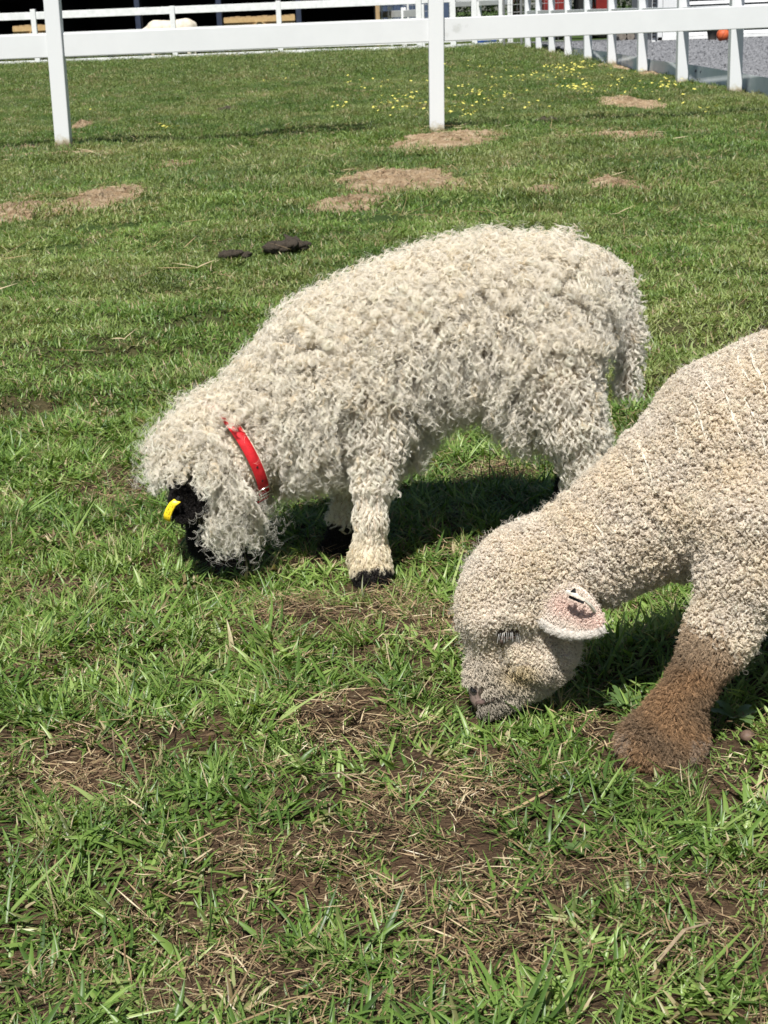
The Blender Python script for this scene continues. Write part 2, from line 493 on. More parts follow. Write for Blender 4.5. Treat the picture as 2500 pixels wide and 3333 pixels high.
# ------------------------------------------------------------------ fences
def fence(name, label, cat_group, posts, pw, ph, rails, m, tilt=0.0, cap=True):
    """posts: ground points; rails: list of (height centre, rail height, thickness)"""
    root = empty(name, posts[0])
    tag(root, label, 'fence', cat_group)
    for p in posts:
        mb = MB().box((0, 0, (ph - .15) / 2), (pw, pw, ph + .15))
        po = mb.build('post', M['vinyl_post'] if m is M['vinyl'] else m, None, bevel=.006)
        po.location = (p[0], p[1], float(Hg(p[0], p[1])))
        po.rotation_euler = (0, tilt, 0)
        wparent(po, root)
        if cap:
            cp = MB().lathe([(pw * .72, 0), (pw * .72, .02), (pw * .5, .035), (.001, .07)], (0, 0, ph), seg=4).build('cap', m)
            cp.rotation_euler = (0, tilt, 0); cp.location = po.location
            wparent(cp, root)
    for a, c in zip(posts[:-1], posts[1:]):
        d = np.array(c[:2]) - np.array(a[:2]); L = np.linalg.norm(d); d /= L
        for hz, hh, th in rails:
            off = math.tan(tilt) * hz
            A = np.array([a[0] + d[0] * pw * .46 + off, a[1] + d[1] * pw * .46, hz])
            B = np.array([c[0] - d[0] * pw * .46 + off, c[1] - d[1] * pw * .46, hz])
            r = MB().bar(A, B, th, hh).build('rail', m, None, bevel=.005)
            wparent(r, root)
    return root


p_left = G(210, 489); p_mid = G(1422, 435)
sp = p_mid - p_left
near_posts = [p_left - sp, p_left, p_mid, p_mid + sp]
# rail edges seen at the middle post
zt = P(1400, 60, p_mid[1])[2]; zb = P(1400, 136, p_mid[1])[2]
fence('near_fence', 'white vinyl post and rail fence with wide board closest to the lambs', None, near_posts, .104, 1.32,
      [((zt + zb) / 2, zt - zb, .045), ((zt + zb) / 2 + .5, zt - zb, .045)], M['vinyl'], tilt=.019)

rp = [(3.40, y, 0) for y in (12.25, 14.72, 17.2, 19.7, 22.15, 24.55, 26.95, 29.3, 31.5, 33.6)]
fence('side_fence', 'white vinyl fence running back along the edging of the gravel yard', None, rp, .115, 1.32,
      [((zt + zb) / 2 - .01, zt - zb, .045), ((zt + zb) / 2 + .5, zt - zb, .045)], M['vinyl'])

# low sheet edging between side fence and gravel
ed = empty('yard_edging', (3.47, 12, 0))
tag(ed, 'pale galvanised sheet edging strip holding back the grey gravel', 'edging')
ys = np.arange(8.6, 30, 2.15)
for i, (a, c) in enumerate(zip(ys[:-1], ys[1:])):
    x0 = 3.52 + .04 * math.sin(i * 2.1); x1 = 3.52 + .04 * math.sin((i + 1) * 2.1)
    s = MB().bar((x0, a, .07), (x1, c - .012, .07), .008, .18, (.10, 0, 1)).build('sheet', M['galv'])
    wparent(s, ed)

# far paddock fence: posts by the foot of each post in the photograph
fpx = [(-150, 206), (215, 196), (597, 186), (915, 178), (1366, 163), (1476, 158), (1545, 154), (1632, 149)]
fp = [G(x, y) for x, y in fpx]
fp = [np.array([p[0], min(max(p[1], 31.5), 37.5), 0]) for p in fp]


def hz_of(px, py, d):
    return P(px, py, d)[2]


fence('far_fence', 'weathered white three rail fence in front of the dark stable', None, fp[:5], .115, 1.2,
      [(1.085, .165, .04), (.62, .15, .04), (.20, .12, .04), (.035, .12, .04)], M['vinyl_old'], cap=False)
fence('paddock_fence', 'short white fence run behind the middle post ending at wire mesh', None, fp[4:], .125, 1.28,
      [(1.09, .165, .04), (.2, .12, .04), (.03, .12, .04)], M['vinyl_old'], cap=False)
# inner pens, further back
pen1 = [np.array([P(x, 60, d)[0], d, 0]) for x, d in ((1226, 43.0), (1270, 41.0), (1314, 39.0), (1372, 36.6))]
fence('pen_fence', 'small white pen fence with grey sloping rail beside the blue shed', None, pen1, .12, .98,
      [(.80, .16, .04), (.45, .14, .04)], M['vinyl_old'], cap=False)
pen2 = [np.array([P(x, 60, d)[0], d, 0]) for x, d in ((1470, 46.0), (1560, 42.0), (1660, 38.0))]
fence('pen_fence', 'small white pen fence with sloping rails under dark trees', None, pen2, .12, 1.35,
      [(1.22, .17, .04), (.98, .12, .04), (.42, .12, .04)], M['vinyl_old'], cap=False)

# wire mesh fence
wf = empty('wire_fence', P(1640, 150, 35))
tag(wf, 'thin wire mesh fence on grey steel posts in front of dark trees', 'fence')
wx = [P(x, 100, 35.5)[0] for x in (1640, 1697, 1760, 1850)]
for x in wx:
    o = MB().tube([(x, 35.5, 0), (x, 35.5, 1.5)], .028, 8).build('post', M['wire']); wparent(o, wf)
for k in range(9):
    z = .1 + .16 * k
    o = MB().tube([(wx[0], 35.5, z), (wx[-1], 35.5, z)], .006, 4).build('wire', M['wire']); wparent(o, wf)
for x in np.arange(wx[0] + .15, wx[-1], .15):
    o = MB().tube([(x, 35.5, .1), (x, 35.5, 1.38)], .004, 4).build('wire', M['wire']); wparent(o, wf)
wf2 = empty('wire_fence', P(1246, 150, 40))
tag(wf2, 'wire mesh panel on thin white posts before the blue shed', 'fence')
wx = [P(x, 100, 41.5)[0] for x in (1244, 1330, 1420)]
for x in wx:
    o = MB().tube([(x, 41.5, 0), (x, 41.5, 1.5)], .03, 8).build('post', M['vinyl_old']); wparent(o, wf2)
for k in range(8):
    o = MB().tube([(wx[0], 41.5, .2 + .16 * k), (wx[-1], 41.5, .2 + .16 * k)], .006, 4).build('wire', M['wire']); wparent(o, wf2)
for x in np.arange(wx[0] + .1, wx[-1], .1):
    o = MB().tube([(x, 41.5, .2), (x, 41.5, 1.4)], .004, 4).build('wire', M['wire']); wparent(o, wf2)

# ------------------------------------------------------------------ open fronted stable
SY = 40.0
sx0, sx1 = P(-500, 100, SY)[0], P(1238, 100, SY)[0]
st = empty('stable', (sx0, SY, 0))
tag(st, 'long open fronted stable with black interior behind far fence', 'stable')


def part(mb, name, m, root, **kw):
    return wparent(mb.build(name, m, None, **kw), root)


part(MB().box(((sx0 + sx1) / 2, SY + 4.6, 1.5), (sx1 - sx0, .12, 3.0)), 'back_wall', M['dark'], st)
part(MB().box((sx1 - .05, SY + 2.3, 1.5), (.1, 4.5, 3.0)), 'side_wall', M['wood'], st)
part(MB().box((sx0 + .05, SY + 2.3, 1.5), (.1, 4.5, 3.0)), 'side_wall', M['wood'], st)
part(MB().box(((sx0 + sx1) / 2, SY + 2.3, 3.06), (sx1 - sx0 + .6, 6.0, .1)), 'roof', M['roof'], st)
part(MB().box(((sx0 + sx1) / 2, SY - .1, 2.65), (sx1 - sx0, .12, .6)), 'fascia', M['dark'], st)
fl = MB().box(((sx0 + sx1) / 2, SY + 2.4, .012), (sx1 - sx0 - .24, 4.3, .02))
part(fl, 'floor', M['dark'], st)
postx = [P(x, 100, SY)[0] for x in (-330, -60, 190, 453, 717, 975)]
for x in postx:
    part(MB().box((x, SY, 1.5), (.13, .13, 3.0)), 'post', M['steel_navy'], st, bevel=.01)
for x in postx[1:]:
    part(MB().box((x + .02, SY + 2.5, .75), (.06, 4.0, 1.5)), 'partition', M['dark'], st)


def half_door(x0, x1, root):
    d = empty('half_door', (x0, SY + .12, 0)); wparent(d, root)
    npl = max(4, int((x1 - x0) / .13)); w = (x1 - x0) / npl
    for i in range(npl):
        z1 = .88 + .004 * ((i * 7) % 5)
        part(MB().box((x0 + w * (i + .5), SY + .1, (z1 + .06) / 2), (w - .008, .03, z1 - .06)), 'plank', M['wood'], d)
    part(MB().box(((x0 + x1) / 2, SY + .065, .80), (x1 - x0, .03, .11)), 'brace', M['wood_new'], d)
    part(MB().box(((x0 + x1) / 2, SY + .065, .16), (x1 - x0, .03, .11)), 'brace', M['wood_new'], d)
    mid = (x0 + x1) / 2
    for s in (-1, 1):
        part(MB().bar((mid + s * .06, SY + .063, .74), (mid + s * (x1 - x0) * .45, SY + .063, .22), .03, .11, (0, 1, 0)), 'brace', M['wood_new'], d)


half_door(postx[4] + .1, postx[5] - .1, st)
half_door(P(40, 100, SY)[0], postx[2] - .1, st)
half_door(postx[0] + .1, postx[1] - .1, st)

# blue grey shed
bsx0, bsx1 = P(1245, 50, 47)[0], P(1475, 50, 47)[0]
bs = empty('metal_shed', (bsx0, 47, 0)); tag(bs, 'slate blue metal clad shed behind the wire mesh', 'shed')
part(MB().box(((bsx0 + bsx1) / 2, 48.5, 1.25), (bsx1 - bsx0 - .06, 2.9, 2.5)), 'wall', M['shed_blue'], bs)
for i in range(int((bsx1 - bsx0) / .2)):
    part(MB().box((bsx0 + .1 + .2 * i, 47.03, 1.25), (.045, .05, 2.48)), 'rib', M['shed_blue'], bs)
part(MB().box(((bsx0 + bsx1) / 2, 48.5, 2.56), (bsx1 - bsx0 + .3, 3.4, .08)), 'roof', M['roof'], bs)

# white shed with lapped boards
M['shed_shadow'] = noise_mat('board_shadow_backing', [(0.3, (.16, .17, .18)), (0.7, (.24, .25, .26))], scale=6, rough=.8, bump=.05)  # wall darkened to stand in for shadow lines between the boards
WY = 31.2
wx0, wx1 = P(2142, 60, WY)[0], 12.0
ws = empty('white_shed', (wx0, WY, 0)); tag(ws, 'white weatherboard shed at the back of the gravel yard', 'shed')
part(MB().box(((wx0 + wx1) / 2, WY + 1.6, 1.25), (wx1 - wx0, 3.0, 2.5)), 'wall', M['shed_shadow'], ws)
bx0 = P(2232, 60, WY)[0]
for i in range(27):
    z = .12 + .095 * i
    R = Matrix.Rotation(math.radians(-24), 3, 'X')
    part(MB().box(((bx0 + wx1) / 2, WY + .055, z), (wx1 - bx0, .014, .062), np.array(R)), 'board', M['vinyl'], ws)
part(MB().box((bx0 - .03, WY + .03, 1.25), (.08, .09, 2.5)), 'corner_trim', M['vinyl'], ws)
part(MB().box((wx0 + .04, WY + .04, 1.25), (.09, .09, 2.5)), 'corner_trim', M['vinyl'], ws)
for i in range(7):                                        # upright panels beside the door
    part(MB().box((wx0 + .12 + (bx0 - wx0 - .2) / 6.6 * (i + .3), WY + .085, .62), ((bx0 - wx0 - .2) / 6.8, .02, 1.05)), 'panel', M['vinyl'], ws)
wd = empty('window', ((wx0 + bx0) / 2, WY + .05, 1.45)); wparent(wd, ws)
wcx = P(2178, 5, WY)[0]
for dx, dz, sx_, sz_ in ((0, -.36, .46, .07), (0, .40, .46, .07), (-.2, .02, .06, .7), (.2, .02, .06, .7)):
    part(MB().box((wcx + dx, WY + .045, 1.52 + dz), (sx_, .1, sz_)), 'frame', M['vinyl'], wd, bevel=.006)
part(MB().box((wcx, WY + .075, 1.52), (.36, .03, .7)), 'pane', M['glass'], wd)
part(MB().box(((wx0 + wx1) / 2, WY + 1.6, 2.56), (wx1 - wx0 + .4, 3.6, .1)), 'roof', M['roof'], ws)
part(MB().box(((wx0 + wx1) / 2, WY + .02, .15), (wx1 - wx0, .05, .06)), 'sill_beam', M['vinyl_old'], ws)

# louvre panel beside the shed
lv = empty('louvre_panel', (P(2129, 20, 31)[0], 31, 0)); tag(lv, 'narrow black louvred panel at the corner of white shed', 'panel')
lx = P(2129, 20, 31)[0]
part(MB().box((lx, 31.02, .95), (.07, .03, 1.7)), 'backing', M['vinyl_old'], lv)
for i in range(24):
    part(MB().box((lx, 30.99, .2 + .065 * i), (.06, .03, .036)), 'slat', M['black_metal'], lv)

# ------------------------------------------------------------------ yard clutter
def yard_z():
    return .09


bx, by, _ = G(2353, 137, .09)
ball = MB()
prof = [(.118 * math.sin(a), -.118 * math.cos(a)) for a in np.linspace(0.02, math.pi - .02, 18)]
m = noise_mat('orange_ball_rubber', [(0.3, (0.42, 0.075, 0.025)), (0.7, (0.62, 0.14, 0.05))], scale=14, rough=0.55, bump=0.25, bscale=150, dist=.003)
ball = MB().lathe(prof, seg=28).build('ball', m, None, smooth=True)
ball.location = (bx, by, .118 + .095)
tag(ball, 'orange rubber ball lying on the grey gravel', 'ball')
for k in range(3):
    a = np.linspace(0, 2 * math.pi, 41)
    Rm = np.array(Matrix.Rotation(k * 1.05 + .3, 3, 'Z') @ Matrix.Rotation(.5, 3, 'X'))
    pts = np.stack([.118 * np.cos(a), np.zeros(41), .118 * np.sin(a)], -1) @ Rm.T
    MB().tube(pts, .0022, 5, cap=False).build('seam', M['black'], ball)

# tyre leaning by the shed
tx, ty, _ = G(2124, 133, .09)
prof = [(.20, -.07), (.28, -.085), (.31, -.05), (.315, 0), (.31, .05), (.28, .085), (.20, .07), (.19, 0), (.20, -.07)]
ty_o = MB().lathe(prof, seg=36).build('tyre', M['black'], None, smooth=True)
ty_o.rotation_euler = (math.radians(80), 0, math.radians(62)); ty_o.location = (tx - .04, ty + .05, .40)
tag(ty_o, 'black rubber tyre leaning at the white shed corner', 'tyre')

# trestle
sx, sy, _ = G(2172, 130, .09)
tr = empty('trestle', (sx, sy, .09)); tag(tr, 'black metal trestle with splayed legs against white shed', 'trestle')
for s in (-1, 1):
    for q_ in (-1, 1):
        part(MB().tube([(sx + s * .08, sy, .62), (sx + s * .26, sy + q_ * .2, .08)], .022, 8), 'leg', M['black_metal'], tr)
part(MB().bar((sx - .3, sy, .64), (sx + .3, sy, .64), .07, .06), 'beam', M['black_metal'], tr)
part(MB().bar((sx - .2, sy - .1, .33), (sx + .2, sy - .1, .33), .03, .03), 'stretcher', M['black_metal'], tr)

# brick step
kx, ky, _ = G(2264, 128, .09)
bsn = empty('brick_step', (kx, ky, .09)); tag(bsn, 'small red brown brick step in front of white shed', 'step')
for r_ in range(4):
    for c_ in range(2):
        part(MB().box((kx - .1 + .21 * c_ + (.05 if r_ % 2 else 0), ky + .15, .13 + .078 * r_), (.2, .1, .07)), 'brick', M['brick'], bsn, bevel=.004)

# dark tapered planter beside the ball
px_, py_, _ = G(2322, 134, .09)
pl = MB().lathe([(.001, 0), (.07, 0), (.075, .02), (.13, .3), (.14, .3), (.14, .33), (.12, .33), (.11, .26), (.001, .26)], (px_ - .02, py_, .09), seg=18).build('planter', M['grey_pot'], None, smooth=True)
tag(pl, 'dark grey tapered planter standing beside the orange ball', 'planter')

# log pile
lx_, ly_, _ = G(2070, 130, .09)
lp = empty('log_pile', (lx_, ly_, .09)); tag(lp, 'stack of grey weathered logs beyond the gravel yard', 'log pile')
for r_ in range(4):
    for c_ in range(4 - r_ // 2):
        x = lx_ - .28 + .17 * c_ + .08 * (r_ % 2); z = .17 + .145 * r_
        part(MB().tube([(x, ly_, z), (x + .02, ly_ + .9, z)], [.082, .075], 10), 'log', M['logs'], lp)

# blue trough
b0, b1 = P(1537, 140, 38.5), P(1618, 140, 38.5)
bt = empty('trough', ((b0[0] + b1[0]) / 2, 38.5, 0)); tag(bt, 'bright blue plastic feed trough behind the paddock fence', 'trough')
cx = (b0[0] + b1[0]) / 2; wq = (b1[0] - b0[0]) / 2
v = []
for z, s in ((.04, .86), (.3, 1.0), (.3, .93), (.1, .8)):
    v += [(cx - wq * s, 38.5 - .25 * s, z), (cx + wq * s, 38.5 - .25 * s, z), (cx + wq * s, 38.5 + .25 * s, z), (cx - wq * s, 38.5 + .25 * s, z)]
f = [(3, 2, 1, 0)] + [(4 * r_ + i, 4 * r_ + (i + 1) % 4, 4 * r_ + 4 + (i + 1) % 4, 4 * r_ + 4 + i) for r_ in range(3) for i in range(4)] + [(12, 13, 14, 15)]
part(MB().add(v, f), 'tub', M['blue'], bt)
part(MB().box((cx, 38.22, .285), (wq * 2.06, .05, .045)), 'rim', M['blue'], bt, bevel=.008)

# red farm buggy behind the side fence
ux0, ux1 = P(1770, 60, 41)[0], P(1998, 60, 41)[0]
ug = empty('farm_buggy', ((ux0 + ux1) / 2, 41, 0)); tag(ug, 'red farm buggy with black tyres parked beyond the side fence', 'buggy')
L = ux1 - ux0
part(MB().box((ux0 + L * .16, 41.6, .78), (L * .32, 1.15, .52)), 'bonnet', M['red'], ug, bevel=.05)
part(MB().box((ux0 + L * .88, 41.6, .80), (L * .26, 1.15, .42)), 'tray', M['red'], ug, bevel=.03)
part(MB().box((ux0 + L * .52, 41.6, .50), (L * .46, 1.1, .16)), 'floor_pan', M['black_metal'], ug, bevel=.02)
part(MB().box((ux0 + L * .60, 41.6, .84), (L * .2, 1.0, .4)), 'seat', M['black'], ug, bevel=.04)
for yy in (41.1, 42.1):
    part(MB().tube([(ux0 + L * .32, yy, .8), (ux0 + L * .40, yy, 1.7), (ux0 + L * .70, yy, 1.75), (ux0 + L * .76, yy, .8)], .035, 8), 'roll_bar', M['black_metal'], ug)
part(MB().box((ux0 + L * .55, 41.6, 1.79), (L * .36, 1.15, .05)), 'canopy', M['black_metal'], ug, bevel=.015)
for xx in (.18, .84):
    for yy in (41.05, 42.15):
        w_ = MB().lathe([(.16, -.1), (.28, -.11), (.31, -.06), (.31, .06), (.28, .11), (.16, .1), (.05, .08), (.001, .08)], seg=22).build('wheel', M['black'], None, smooth=True)
        w_.rotation_euler = (math.pi / 2, 0, 0); w_.location = (ux0 + L * xx, yy, .31); wparent(w_, ug)


# ------------------------------------------------------------------ trees closing the view
def tree(label, x, y, h, rad, low, seed, green):
    k = np.random.default_rng(seed)
    root = empty('tree', (x, y, 0)); tag(root, label, 'tree', None)
    mb = MB()
    tp = [(x + .15 * math.sin(z * .8 + seed), y + .1 * math.cos(z + seed), z) for z in np.linspace(-.05, h * .75, 9)]
    mb.tube(tp, np.linspace(.22, .05, 9) * h / 6, 10)
    for i in range(9):
        a = k.uniform(0, 6.28); z0 = k.uniform(.2, .65) * h
        e = (x + rad * .75 * math.cos(a), y + rad * .75 * math.sin(a), z0 + k.uniform(.1, .3) * h)
        s = (x, y, z0)
        mb.tube([s, ((s[0] + e[0]) / 2, (s[1] + e[1]) / 2, (s[2] + e[2]) / 2 + .1), e], [.06, .04, .015], 6)
    wparent(mb.build('trunk', M['bark'], None, smooth=True), root)
    nc = 70
    cc = k.normal(0, 1, (nc, 3)); cc /= np.linalg.norm(cc, axis=1)[:, None]
    cc *= (k.uniform(.35, 1, (nc, 1)) ** .5) * np.array([rad, rad, (h - low) / 2])
    cc += np.array([x, y, (h + low) / 2])
    n = 75
    c = (cc[:, None, :] + k.normal(0, rad * .16, (nc, n, 3))).reshape(-1, 3)
    c[:, 2] = np.maximum(c[:, 2], low * .6 + .05)
    nl = len(c)
    d1 = k.normal(0, 1, (nl, 3)); d1 /= np.linalg.norm(d1, axis=1)[:, None]
    d2 = np.cross(d1, k.normal(0, 1, (nl, 3))); d2 /= np.linalg.norm(d2, axis=1)[:, None]
    s = k.uniform(.05, .1, (nl, 1))
    v = np.stack([c - d1 * s, c + d2 * s * .4, c + d1 * s, c - d2 * s * .4], 1).reshape(-1, 3)
    g = np.repeat(np.stack([np.full(nl, .6), k.uniform(0, 1, nl), np.zeros(nl), np.ones(nl)], 1), 4, 0)
    o = np_mesh('crown', v, np.arange(nl * 4).reshape(-1, 4), green, None, smooth=False, attrs={'bl': ('FLOAT_COLOR', g.astype(np.float32))})
    wparent(o, root)


M['leaf'] = leafy_mat('tree_leaf', [(0.0, (0.025, 0.045, 0.014)), (0.3, (0.045, 0.075, 0.02)), (0.55, (0.075, 0.11, 0.03)), (1.0, (0.12, 0.15, 0.05))],
                      [(0.0, (0.1, 0.07, 0.04)), (1.0, (0.2, 0.15, 0.08))], trans=.2)
for i, (px, d, h, rad, low) in enumerate([(1440, 52, 6, 2.2, .3), (1560, 49, 5, 1.9, .5), (1690, 50, 6.5, 2.2, .25), (1830, 53, 7, 2.4, .2), (1960, 55, 6, 2.3, .2), (2070, 50, 5.5, 1.9, .2), (2190, 56, 6, 2.4, .2)]):
    tree(['broad dark tree behind the blue shed', 'low branched dark tree behind the sloping pen rails', 'dark bushy tree behind the wire mesh fence',
          'tall dark tree behind the bonnet of the red buggy', 'dark tree behind the tray of the red buggy', 'green bushy tree behind the log pile', 'tall tree behind the white shed'][i],
         P(px, 60, d)[0], d, h, rad, low, 90 + i, M['leaf'])


# ------------------------------------------------------------------ animals: smooth union of tapered limbs, meshed as one skin
def cone(a, b, ra, rb, part='body'):
    return ('c', np.array(a, float), np.array(b, float), ra, rb, part)


def ell(c, r, R=None, part='body'):
    return ('e', np.array(c, float), np.array(r, float), np.eye(3) if R is None else np.array(R, float), 0, part)


def chain(pts, part):
    return [cone(p[0], q[0], p[1], q[1], part) for p, q in zip(pts[:-1], pts[1:])]


def d_prim(p, s):
    if s[0] == 'c':
        ab = s[2] - s[1]
        tt = np.clip(((p - s[1]) @ ab) / (ab @ ab), 0, 1)
        return np.linalg.norm(p - s[1] - tt[..., None] * ab, axis=-1) - (s[3] + (s[4] - s[3]) * tt)
    q = (p - s[1]) @ s[3]
    k0 = np.linalg.norm(q / s[2], axis=-1); k1 = np.linalg.norm(q / s[2] ** 2, axis=-1) + 1e-9
    return k0 * (k0 - 1) / k1


def sdf(p, prims, k):
    def smin(d, e, kk_):
        h = np.clip(.5 + .5 * (d - e) / kk_, 0, 1)
        return d * (1 - h) + e * h - kk_ * h * (1 - h)
    gr = {}
    for s in prims:                             # tight inside a part, soft where parts meet
        e = d_prim(p, s)
        gr[s[5]] = smin(gr[s[5]], e, .008) if s[5] in gr else e
    d = None
    for e in gr.values():
        d = e if d is None else smin(d, e, k)
    return d


def surface_nets(f, lo, h):
    s = f < 0
    c = np.array([[x, y, z] for x in (0, 1) for y in (0, 1) for z in (0, 1)])
    n = np.array(f.shape) - 1
    cnt = sum(s[x:x + n[0], y:y + n[1], z:z + n[2]].astype(np.int8) for x, y, z in c)
    cells = np.argwhere((cnt > 0) & (cnt < 8))
    cid = -np.ones(tuple(n), np.int64)
    cid[tuple(cells.T)] = np.arange(len(cells))
    val = np.stack([f[tuple((cells + o).T)] for o in c], 1)
    acc = np.zeros((len(cells), 3)); num = np.zeros(len(cells))
    for i in range(8):
        for j in range(i + 1, 8):
            if np.abs(c[i] - c[j]).sum() != 1:
                continue
            a, b_ = val[:, i], val[:, j]
            mk = (a < 0) != (b_ < 0)
            tt = np.where(mk, a / np.where(mk, a - b_, 1), 0)
            acc += mk[:, None] * (c[i] + tt[:, None] * (c[j] - c[i])); num += mk
    v = lo + h * (cells + acc / num[:, None])
    faces = []
    for ax in range(3):
        o1, o2 = [(1, 2), (2, 0), (0, 1)][ax]
        sl0 = [slice(None)] * 3; sl1 = [slice(None)] * 3
        sl0[ax] = slice(0, -1); sl1[ax] = slice(1, None)
        A, B = s[tuple(sl0)], s[tuple(sl1)]
        e = np.argwhere(A != B)
        e = e[(e[:, o1] > 0) & (e[:, o2] > 0) & (e[:, o1] < n[o1]) & (e[:, o2] < n[o2])]
        flip = ~A[tuple(e.T)]
        u = np.zeros(3, int); u[o1] = 1
        w = np.zeros(3, int); w[o2] = 1
        q = np.stack([cid[tuple((e - u - w).T)], cid[tuple((e - w).T)], cid[tuple(e.T)], cid[tuple((e - u).T)]], 1)
        q[flip] = q[flip][:, ::-1]
        faces.append(q)
    return v, np.concatenate(faces)


def mesh_prims(prims, k, h, pad=.03):
    lo = np.min([np.min([s[1], s[2] if s[0] == 'c' else s[1]], 0) - (max(s[3], s[4]) if s[0] == 'c' else s[2].max()) for s in prims], 0) - pad
    hi = np.max([np.max([s[1], s[2] if s[0] == 'c' else s[1]], 0) + (max(s[3], s[4]) if s[0] == 'c' else s[2].max()) for s in prims], 0) + pad
    ax = [np.arange(lo[i], hi[i] + h, h) for i in range(3)]
    g = np.stack(np.meshgrid(*ax, indexing='ij'), -1).astype(np.float32)
    f = np.concatenate([sdf(g[i:i + 16], prims, k) for i in range(0, g.shape[0], 16)])
    return surface_nets(f, lo, h)


def grad(p, prims, k, e=.002):
    g = np.stack([sdf(p + np.eye(3)[i] * e, prims, k) - sdf(p - np.eye(3)[i] * e, prims, k) for i in range(3)], -1)
    return g / (np.linalg.norm(g, axis=-1, keepdims=True) + 1e-9)


def hit(px, py, prims, k):                      # first point of a skin along a photograph ray
    d = ray(px, py); s = .8
    for _ in range(120):
        s += float(sdf((CAMP + d * s)[None], prims, k)[0]) * .8
    return CAMP + d * s


def nearest_part(p, prims):
    ds = np.stack([d_prim(p, s) for s in prims], 0)
    return np.argmin(ds, 0)


def sample_surface(v, q, spacing, rg, over=6):
    tri = np.concatenate([q[:, [0, 1, 2]], q[:, [0, 2, 3]]])
    a, b_, c = v[tri[:, 0]], v[tri[:, 1]], v[tri[:, 2]]
    ar = np.linalg.norm(np.cross(b_ - a, c - a), axis=1) / 2
    n = int(over * ar.sum() / spacing ** 2)
    t_ = rg.choice(len(tri), n, p=ar / ar.sum())
    r1 = np.sqrt(rg.random(n))[:, None]; r2 = rg.random(n)[:, None]
    p = a[t_] * (1 - r1) + b_[t_] * r1 * (1 - r2) + c[t_] * r1 * r2
    key = np.floor(p / spacing).astype(np.int64)
    key = (key[:, 0] * 73856093) ^ (key[:, 1] * 19349663) ^ (key[:, 2] * 83492791)
    _, first = np.unique(key, return_index=True)
    return p[first]


def unit(a):
    return a / (np.linalg.norm(a, axis=-1, keepdims=True) + 1e-9)


def make_hair(name, pts, rad, col, m, parent):
    """pts (n,k,3), rad (n,k), col (n,3)"""
    n, k = pts.shape[:2]
    hc = bpy.data.hair_curves.new(name)
    hc.add_curves([k] * n)
    hc.attributes['position'].data.foreach_set('vector', np.ascontiguousarray(pts, np.float32).ravel())
    ra = hc.attributes.get('radius') or hc.attributes.new('radius', 'FLOAT', 'POINT')
    ra.data.foreach_set('value', np.ascontiguousarray(rad, np.float32).ravel())
    ca = hc.attributes.new('col', 'FLOAT_COLOR', 'CURVE')
    ca.data.foreach_set('color', np.ascontiguousarray(np.concatenate([col, np.ones((n, 1))], 1), np.float32).ravel())
    hc.materials.append(m)
    o = bpy.data.objects.new(name, hc)
    COL.objects.link(o)
    wparent(o, parent)
    return o


def strands(p0, nrm, L, rg, K=12, grav=None, droop=0.8, splay=.35, amp=.003, lam=.011, M_=5, spread=.0012, r0=.0004, tipcurl=.6, bias=None, lift=.9, wob=.4):
    """curly locks: returns pts (n*M,K,3), index of lock"""
    n = len(p0)
    g = np.array([0, 0, -1.0]) if grav is None else grav
    g = np.broadcast_to(g, nrm.shape)
    gt = g - np.sum(g * nrm, 1, keepdims=True) * nrm
    rv = unit(rg.normal(size=(n, 3)))
    rv = rv - np.sum(rv * nrm, 1, keepdims=True) * nrm
    tt = np.linspace(0, 1, K)
    splay = np.broadcast_to(splay, (n,)); lift = np.broadcast_to(lift, (n,))
    L = np.broadcast_to(L, (n,)).astype(float)
    droop = np.broadcast_to(droop, (n,))
    amp = np.broadcast_to(amp, (n,)); lam = np.broadcast_to(lam, (n,))
    pos = np.zeros((n, K, 3)); dirs = np.zeros((n, K, 3))
    p = p0.copy()
    for i, t_ in enumerate(tt):
        d = nrm * (lift - .72 * t_ * droop)[:, None] + gt * (droop * (.25 + 1.0 * t_))[:, None] + rv * splay[:, None]
        if bias is not None:
            d = d + bias * (.3 + .7 * t_)
        d = unit(d)
        pos[:, i] = p; dirs[:, i] = d
        p = p + d * (L / (K - 1))[:, None]
    u = unit(np.cross(dirs, unit(rg.normal(size=(n, 1, 3)) * .3 + np.array([0.3, .9, .2]))))
    w = np.cross(dirs, u)
    ph0 = rg.uniform(0, 6.28, n); hand = rg.choice([-1, 1], n)
    flat = rg.uniform(.35, 1.0, n)                   # some locks wave, some coil
    out = np.zeros((n, M_, K, 3))
    env = np.clip(tt / .3, 0, 1) * (1 + tipcurl * tt)
    for j in range(M_):
        ph = ph0[:, None] + hand[:, None] * 2 * math.pi * tt[None] * (L / lam)[:, None] + rg.normal(0, wob, n)[:, None]
        A = amp[:, None] * env[None] * rg.uniform(.8, 1.2, n)[:, None]
        sp_ = spread * np.sqrt(rg.random(n)); th = rg.uniform(0, 6.28, n)
        o = u * (A * np.cos(ph) + (sp_ * np.cos(th))[:, None])[..., None] + w * (A * np.sin(ph) * flat[:, None] + (sp_ * np.sin(th))[:, None])[..., None]
        out[:, j] = pos + o
    lock = np.repeat(np.arange(n), M_)
    rad = r0 * (1 - .65 * tt ** 2)[None] * np.ones((n * M_, 1))
    return out.reshape(n * M_, K, 3), rad, lock


